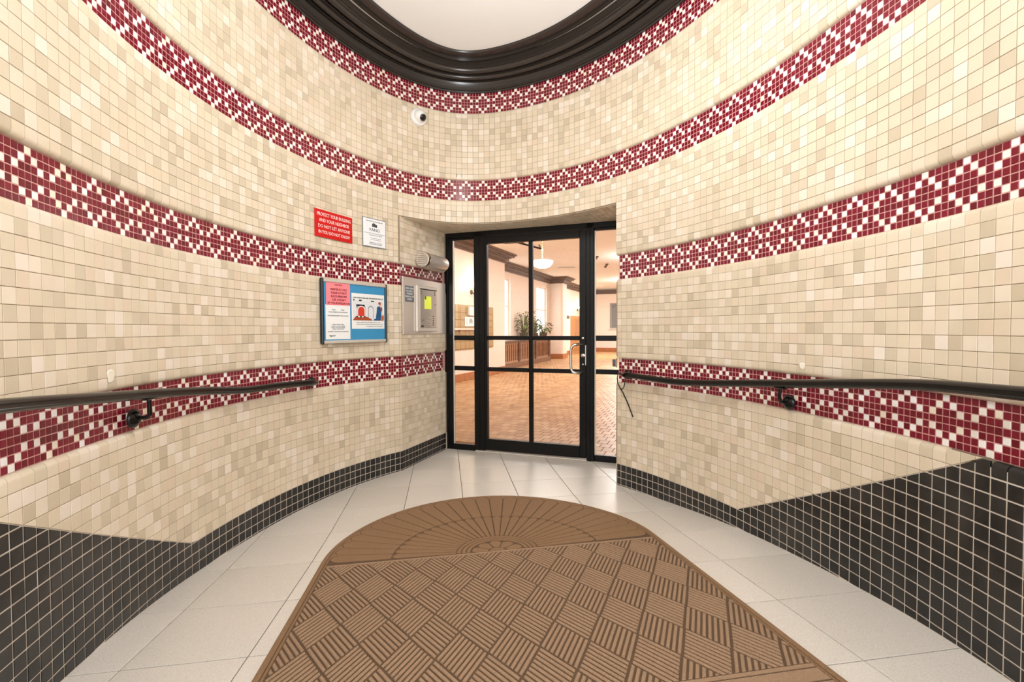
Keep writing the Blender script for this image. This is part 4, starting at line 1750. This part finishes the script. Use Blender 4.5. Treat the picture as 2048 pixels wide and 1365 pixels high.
crown('trim_9', [(-5.0, 2.85, .0, .14)], 'brown stepped wooden cornice over the mailbox wall in the lobby')
crown('trim_10', [(3.2, 15.69, .7, .72), (9.05, 9.75, .17, .71)], 'brown stepped wooden cornice over the lobby windows and pillar')
mb = MB()
for pz0, pz1, pj in ((3.0, 3.05, .03), (3.05, 3.1, .07), (3.1, 3.16, .12), (3.16, 3.2, .18)):
    mb.bbox((15.7 - pj, -6.5, pz0), (15.701, .69, pz1), .004, M=ML)
tag(mb.build('trim_11', M_wood), 'brown wooden cornice on the far lobby wall', 'cornice', kind='structure')
M_base = mat('orange_base_tile', (178, 108, 58), .35, var=.12, vscale=5)
for nm, b, lab in (('baseboard_left', (-5.0, 2.885, -.016, .001, 0, .178), 'orange tile baseboard under the lobby mailboxes'), ('baseboard_window', (2.88, 15.7, .684, .701, 0, .2), 'orange tile baseboard under the lobby windows'), ('baseboard_far', (15.684, 15.701, -6.5, .69, 0, .2), 'orange tile baseboard of the far lobby wall')):
    mb = MB()
    x0, x1, y0, y1, z0, z1 = b
    n_ = int(max(x1 - x0, y1 - y0) / .3)
    for i in range(n_):
        if x1 - x0 > y1 - y0:
            a, c = x0 + (x1 - x0) * i / n_, x0 + (x1 - x0) * (i + 1) / n_
            mb.bbox((a + .002, y0, z0), (c - .002, y1, z1), .003, M=ML)
        else:
            a, c = y0 + (y1 - y0) * i / n_, y0 + (y1 - y0) * (i + 1) / n_
            mb.bbox((x0, a + .002, z0), (x1, c - .002, z1), .003, M=ML)
    tag(mb.build(nm, M_base), lab, 'baseboard', kind='structure')

# quarry tiles: the nearest as single pieces, the rest joined
uq, ufq = unit_tile(.105 - .005, .150 - .005, .012, .0022)
qme = []
for i in range(8):
    b = MB().add(uq, ufq)
    q = b.mesh('quarry_tile', M_quarry)
    a = q.attributes.new('rnd', 'FLOAT', 'FACE')
    a.data.foreach_set('value', [(i + .5) / 8] * len(ufq))
    qme.append(q)
cand = []
for a in range(-34, 105):
    for b in range(-62, 8):
        t = (a + .5) * .15
        lq = (b + .5) * .105 + (.0525 if a % 2 else 0)
        if lq > .7 or (lq > -.02 and t < 2.9):
            continue
        p = ML @ Vector((t, lq, 0))
        side = (p.x - Lp[0]) * dn[0] + (p.y - Lp[1]) * dn[1]
        if side < .26:
            continue
        u, v_, d_ = project((p.x, p.y, 0.))
        if not (850 < u < 1330):
            continue
        cand.append((d_, p, rng.random()))
cand.sort(key=lambda q: q[0])
V, F, Rn = [], [], []
Rq = np.array([[LN[0], LD[0], 0], [LN[1], LD[1], 0], [0, 0, 1]])
Rq[:, 0] *= -1
for i, (d_, p, r) in enumerate(cand):
    M = np.eye(4)
    M[:3, :3] = Rq
    M[:3, 3] = (p.x, p.y, -.012)
    tl = rng.normal(0, .004, 2)
    J = np.array([[1, 0, tl[0], 0], [0, 1, tl[1], 0], [-tl[0], -tl[1], 1, 0], [0, 0, 0, 1]])
    M = M @ J
    if i < 300:
        o = bpy.data.objects.new('quarry_tile', qme[min(7, int(r * 8))])
        C.objects.link(o)
        o.parent = lf
        o.matrix_local = Matrix(M.tolist())
    else:
        b0 = len(V)
        V += (uq @ M[:3, :3].T + M[:3, 3]).tolist()
        F += [tuple(b0 + k for k in q) for q in ufq]
        Rn += [r] * len(ufq)
me = bpy.data.meshes.new('quarry_tile_field')
me.from_pydata(V, [], F)
me.materials.append(M_quarry)
a = me.attributes.new('rnd', 'FLOAT', 'FACE')
a.data.foreach_set('value', Rn)
link('quarry_tile_field', me, lf)['kind'] = 'stuff'

# windows
M_sky = mat('bright_daylight', (255, 255, 255), .5, emit=(252, 254, 255), estr=2.2)
M_wf = mat('white_window_frame', (236, 228, 218), .4)
for nm, (t0, t1), lab in (('window_3', w1, 'tall bright lobby window right behind the mailbox wall corner'), ('window_4', w2, 'tall bright lobby window with plants in front of it')):
    r = tag(empty(nm, ML @ Matrix.Translation((t0, .8, ZB))), lab, 'window', kind='structure')
    ww, hh = t1 - t0, ZT - ZB
    for x0, x1, z0, z1 in ((0, .05, 0, hh), (ww - .05, ww, 0, hh), (.05, ww - .05, 0, .06), (.05, ww - .05, hh - .05, hh), (.05, ww - .05, hh * .52, hh * .52 + .05)):
        MB().bbox((x0, -.03, z0), (x1, .03, z1), .004).build('frame', M_wf, r)
    for z0, z1 in ((.06, hh * .52), (hh * .52 + .05, hh - .05)):
        MB().box((.05, -.004, z0), (ww - .05, .004, z1)).build('pane', M_sky, r)
    MB().bbox((-.05, -.16, -.03), (ww + .05, -.03, .0), .006).build('sill', M_wf, r)

# pillar
mb = MB()
pts = []
x0, x1, y0, y1, rr = 9.05, 9.75, .17, .71, .12
for cx_, cy_, a0 in ((x0 + rr, y0 + rr, 180), (x1 - rr, y0 + rr, 270)):
    pts += [(cx_ + rr * math.cos(math.radians(a0 + k * 15)), cy_ + rr * math.sin(math.radians(a0 + k * 15))) for k in range(7)]
pts += [(x1, y1), (x0, y1)]
k = len(pts)
mb.add([ML @ Vector((x, y, 0)) for x, y in pts] + [ML @ Vector((x, y, 3.1)) for x, y in pts], [(i, (i + 1) % k, k + (i + 1) % k, k + i) for i in range(k)] + [tuple(range(k, 2 * k))])
tag(mb.build('pillar', M_lw2, smooth=True), 'pale rounded pillar beside the bright lobby window', 'pillar', kind='structure')
MB().bbox((x0 - .012, y0 - .012, 0), (x1, y1, .2), .01, M=ML).build('baseboard', M_base, bpy.data.objects['pillar'])

# mailboxes
mbx = tag(empty('mailbox_bank', ML @ Matrix.Translation((.45, 0, .73))), 'tan mailbox bank with small doors on the lobby wall', 'mailbox')
M_brass = mat('tan_brass', (186, 158, 112), .4, metal=.35)
MB().bbox((-1.55, -.03, 0), (1.585, .0, 1.02), .004).build('case', mat('tan_case', (170, 146, 104), .5), mbx)
for i in range(14):
    for j in range(6):
        x = -1.53 + i * .222
        z = .02 + j * .165
        dd = MB().bbox((x, -.042, z), (x + .212, -.028, z + .157), .003).build('mailbox_door', M_brass, mbx)
        if project(tuple(ML @ Vector((.45 + x, 0, .73 + z))))[2] < 14 and x > -.6:
            MB().lathe([(.008, 0), (.008, .006), (.004, .008)], Matrix.Translation((x + .106, -.042, z + .05)) @ Matrix.Rotation(math.pi / 2, 4, 'X'), 8).build('lock', M_steel, dd)
tag_ = tag(empty('ledge_shelf', ML @ Matrix.Translation((.45, 0, 1.17))), 'narrow pale pink ledge in front of the lobby mailboxes', 'shelf')
MB().bbox((-1.5, -.12, 0), (.75, -.044, .045), .006).build('board', mat('pink_marble', (240, 206, 186), .3), tag_)
for x in (-1.2, -.3, .6):
    MB().bbox((x, -.10, -.06), (x + .03, -.044, .0), .004).build('support', M_brass, tag_)
nt_ = tag(empty('wall_notice', ML @ Matrix.Translation((.70, -.046, 1.37))), 'white paper notice with a dark round symbol on the mailboxes', 'notice')
RX = Matrix(((1, 0, 0, 0), (0, 0, -1, 0), (0, 1, 0, 0), (0, 0, 0, 1)))
MB().bbox((-.26, -.004, -.11), (.26, 0, .11), .001).build('sheet', M_paper, nt_)
lettering('(8)', .15, Matrix.Translation((.03, -.006, .01)) @ RX, M_ink, nt_, .16)
lettering('NOTICE', .045, Matrix.Translation((-.16, -.006, 0)) @ RX @ Matrix.Rotation(math.pi / 2, 4, 'Z'), M_ink, nt_, .15)
ph = tag(empty('paper_box', ML @ Matrix.Translation((.72, -.046, 1.60))), 'small white leaflet box hung above the paper notice', 'box')
MB().bbox((-.15, -.06, -.09), (.15, 0, .09), .006).build('body', M_wp, ph)
MB().bbox((-.13, -.05, .085), (.13, -.01, .12), .003).build('leaflets', M_paper, ph)

# wall sconces


def sconce(p, lab, yaw=0.):
    r = tag(empty('wall_sconce', ML @ Matrix.Translation(p)), lab, 'lamp', 'lobby wall sconces')
    M_bz = bpy.data.materials.get('aged_brass') or mat('aged_brass', (96, 74, 42), .35, metal=.8)
    MB().lathe([(.06, 0), (.055, .015), (.03, .03), (.012, .04)], Matrix.Rotation(math.pi / 2, 4, 'X'), 20).build('back_plate', M_bz, r, smooth=True)
    MB().tube([(0, -.02, 0), (0, -.08, -.05), (0, -.13, -.03), (0, -.14, .02)], .012, 10).build('arm', M_bz, r, smooth=True)
    MB().lathe([(.012, .0), (.05, .02), (.055, .04), (.03, .045)], Matrix.Translation((0, -.14, .01)), 20).build('cup', M_bz, r, smooth=True)
    MB().lathe([(.04, .05), (.075, .10), (.095, .17), (.09, .17)], Matrix.Translation((0, -.14, .01)), 24).build('lamp_shade', bpy.data.materials.get('glowing_shade') or mat('glowing_shade', (255, 244, 220), .5, emit=(255, 236, 196), estr=2.5), r, smooth=True)
    q = ML @ Vector((p[0], p[1] - .14, p[2] + .26))
    point('sconce_bulb', q, 13, (1, .88, .7), .05)


sconce((.86, 0, 2.07), 'brass wall sconce over the leaflet box in the lobby')
sconce((13.35, .7, 2.10), 'brass wall sconce above the wooden lobby door')

# pendant bowl
pd = tag(empty('pendant_lamp', Vector((.575, 9.0, LZ))), 'white glass bowl pendant hanging on a rod in the lobby', 'lamp')
M_cr = mat('cream_brass', (188, 160, 116), .35, metal=.6)
MB().lathe([(.05, 0), (.05, -.02), (.02, -.035)], Matrix.Identity(4), 20).build('canopy', M_cr, pd, smooth=True)
MB().cyl((0, 0, -.03), (0, 0, -.79), .006, n=8).build('rod', M_cr, pd)
MB().lathe([(.008, -.56), (.022, -.58), (.008, -.60), (.020, -.63), (.006, -.66), (.012, -.70), (.006, -.74)], Matrix.Identity(4), 16).build('finial', M_cr, pd, smooth=True)
MB().lathe([(.195, -.78), (.205, -.785), (.195, -.83), (.15, -.885), (.08, -.915), (.01, -.925)], Matrix.Identity(4), 32).build('glass_bowl', mat('glowing_bowl', (255, 248, 236), .4, emit=(255, 244, 226), estr=2.4), pd, smooth=True)
MB().lathe([(.012, -.922), (.008, -.94), (.003, -.95)], Matrix.Identity(4), 12).build('knob', M_cr, pd)
point('pendant_bulb', (.575, 9.0, LZ - .62), 36, (1, .97, .94), .12)

# ceiling details
cv = tag(empty('ceiling_vent', Vector((1.80, 15.8, LZ))), 'long dark slot vent in the lobby ceiling', 'vent')
Mv = Matrix.Rotation(math.radians(-3), 4, 'Z')
MB().bbox((-.30, -.05, -.02), (.30, .05, 0), .004, M=Mv).build('frame', M_lc, cv)
for y in (-.03, 0, .03):
    MB().bbox((-.28, y - .008, -.028), (.28, y + .008, -.018), .002, M=Mv).build('slat', M_wood, cv)
for p, lab in (((2.42, 13.6, LZ), 'bronze ceiling spotlight nearer the door in the lobby'), ((3.02, 15.2, LZ), 'bronze ceiling spotlight farther back in the lobby')):
    r = tag(empty('ceiling_spotlight', Vector(p)), lab, 'lamp', 'small lobby ceiling spotlights')
    MB().cyl((0, 0, -.03), (0, 0, .0), .05, n=16).build('base', M_wood, r)
    MB().cyl((.0, 0, -.035), (-.07, -.03, -.11), .03, .04, n=16).build('head', M_wood, r)

# low wooden planter under the windows with plants on it
bn = tag(empty('radiator_cover', ML @ Matrix.Translation((3.2, .66, 0))), 'long brown wooden radiator cover under the lobby windows', 'radiator cover')
for x0, x1 in ((0, .12), (1.55, 1.67), (3.1, 3.22), (4.6, 4.75)):
    MB().bbox((x0, -.34, 0), (x1, .0, .78), .006).build('post', M_wood, bn)
MB().bbox((-.04, -.38, .78), (4.8, .02, .83), .008).build('top_board', M_wood, bn)
MB().bbox((.0, -.35, .0), (4.75, -.02, .16), .006).build('plinth', M_wood2, bn)
for x0, x1 in ((.12, 1.55), (1.67, 3.1), (3.22, 4.6)):
    MB().bbox((x0, -.30, .16), (x1, -.02, .78), .004).build('panel', mat('tan_panel', (186, 140, 106), .5), bn)
    for k in range(9):
        a = x0 + (x1 - x0) * (k + .3) / 9
        MB().bbox((a, -.325, .22), (a + .05, -.295, .72), .004).build('slat', M_wood2, bn)


def plant(p, h, rad, n, lab, seed):
    rr = random.Random(seed)
    r = tag(empty('potted_plant', ML @ Matrix.Translation(p)), lab, 'plant', 'potted plants under the lobby windows')
    MB().lathe([(.09, 0), (.12, .02), (.15, .20), (.155, .24), (.13, .24), (.12, .20)], Matrix.Identity(4), 20).build('pot', mat('dark_glazed_pot', (70, 48, 36), .3), r, smooth=True)
    lf_, st = MB(), MB()
    for i in range(n):
        a = rr.uniform(0, 2 * math.pi)
        zz = .22 + (h - .25) * rr.random() ** .8
        rd = rad * (1 - .55 * (zz / h)) * rr.uniform(.4, 1)
        c = Vector((rd * math.cos(a), rd * .7 * math.sin(a) - .05, zz))
        base = Vector((.03 * math.cos(a), .03 * math.sin(a), .2))
        st.tube([base, (base + c) / 2 + Vector((0, 0, .08)), c], .005, 5)
        ll = rr.uniform(.10, .22)
        wv = ll * rr.uniform(.35, .5)
        dv = Vector((math.cos(a), math.sin(a), rr.uniform(-.7, .4))).normalized()
        sd = dv.cross(Vector((0, 0, 1))).normalized()
        nn = sd.cross(dv)
        q = [c, c + dv * ll * .35 + sd * wv / 2 + nn * .01, c + dv * ll * .35 - sd * wv / 2 + nn * .01, c + dv * ll * .75 + sd * wv * .32, c + dv * ll * .75 - sd * wv * .32, c + dv * ll - nn * .03, c + dv * ll * .35 - nn * .008, c + dv * ll * .75 - nn * .015]
        lf_.add(q, [(0, 1, 6), (0, 6, 2), (1, 3, 7, 6), (6, 7, 4, 2), (3, 5, 7), (7, 5, 4)], 0 if rr.random() < .65 else 1)
    st.build('stem', mat('green_stem', (92, 96, 44), .6), r)
    o = lf_.build('foliage', [mat('dark_leaf', (64, 78, 34), .4), mat('light_leaf', (132, 158, 72), .4)], r)
    o['kind'] = 'stuff'


plant((5.55, .47, .83), 1.0, .62, 70, 'tall dark leafy potted plant between the two lobby windows', 3)
plant((6.55, .47, .83), .80, .50, 60, 'bushy potted plant just before the farther lobby window', 5)
plant((7.55, .47, .83), .62, .52, 46, 'low pale leafy potted plant in front of the farther lobby window', 9)

# wooden door, little sign and picture frame deep in the lobby
d2 = tag(empty('door_2', ML @ Matrix.Translation((12.1, .7, 0))), 'light oak door in the lobby wall past the pillar', 'door', kind='structure')
MB().bbox((0, -.03, 0), (1.6, .002, 1.80), .004).build('leaf', M_oak, d2)
for x in (.12, .86):
    MB().bbox((x, -.045, .15), (x + .62, -.028, 1.65), .006).build('panel', mat('oak_panel', (184, 126, 72), .4, var=.15, vscale=10), d2)
MB().lathe([(.03, 0), (.03, .02), (.018, .05)], Matrix.Translation((.8, -.03, .95)) @ Matrix.Rotation(math.pi / 2, 4, 'X'), 14).build('knob', M_cr, d2)
ws = tag(empty('wall_plaque', ML @ Matrix.Translation((11.6, .698, 1.725))), 'small grey square plaque beside the oak door', 'sign')
MB().bbox((-.29, -.02, -.075), (.29, .0, .075), .004).build('plate', mat('grey_plaque', (128, 116, 110), .5), ws)
MB().bbox((-.24, -.024, -.05), (.24, -.019, .05), .002).build('face', mat('dark_plaque_face', (96, 88, 84), .5), ws)
lt = (ML.inverted() @ Vector((5.36, 24.85, 0)))
wf_ = tag(empty('window_5', ML @ Matrix.Translation((15.7, lt.y, 1.2))), 'grey framed window low on the far lobby wall', 'window', kind='structure')
M_gf = mat('grey_window_frame', (150, 146, 142), .4)
for y0, y1, z0, z1 in ((-1.1, .25, 1.25, 1.32), (-1.1, .25, 0, .07), (.15, .25, .07, 1.25), (-.45, -.38, .07, 1.25)):
    MB().bbox((-.04, y0, z0), (.001, y1, z1), .004).build('frame', M_gf, wf_)
MB().box((-.012, -1.1, .07), (-.004, .15, 1.25)).build('pane', mat('dim_glass', (120, 124, 128), .1), wf_)
mb = MB().bbox((-.10, -1.15, -.05), (.0, .3, .0), .006)
mb.build('sill', M_lw2, wf_)
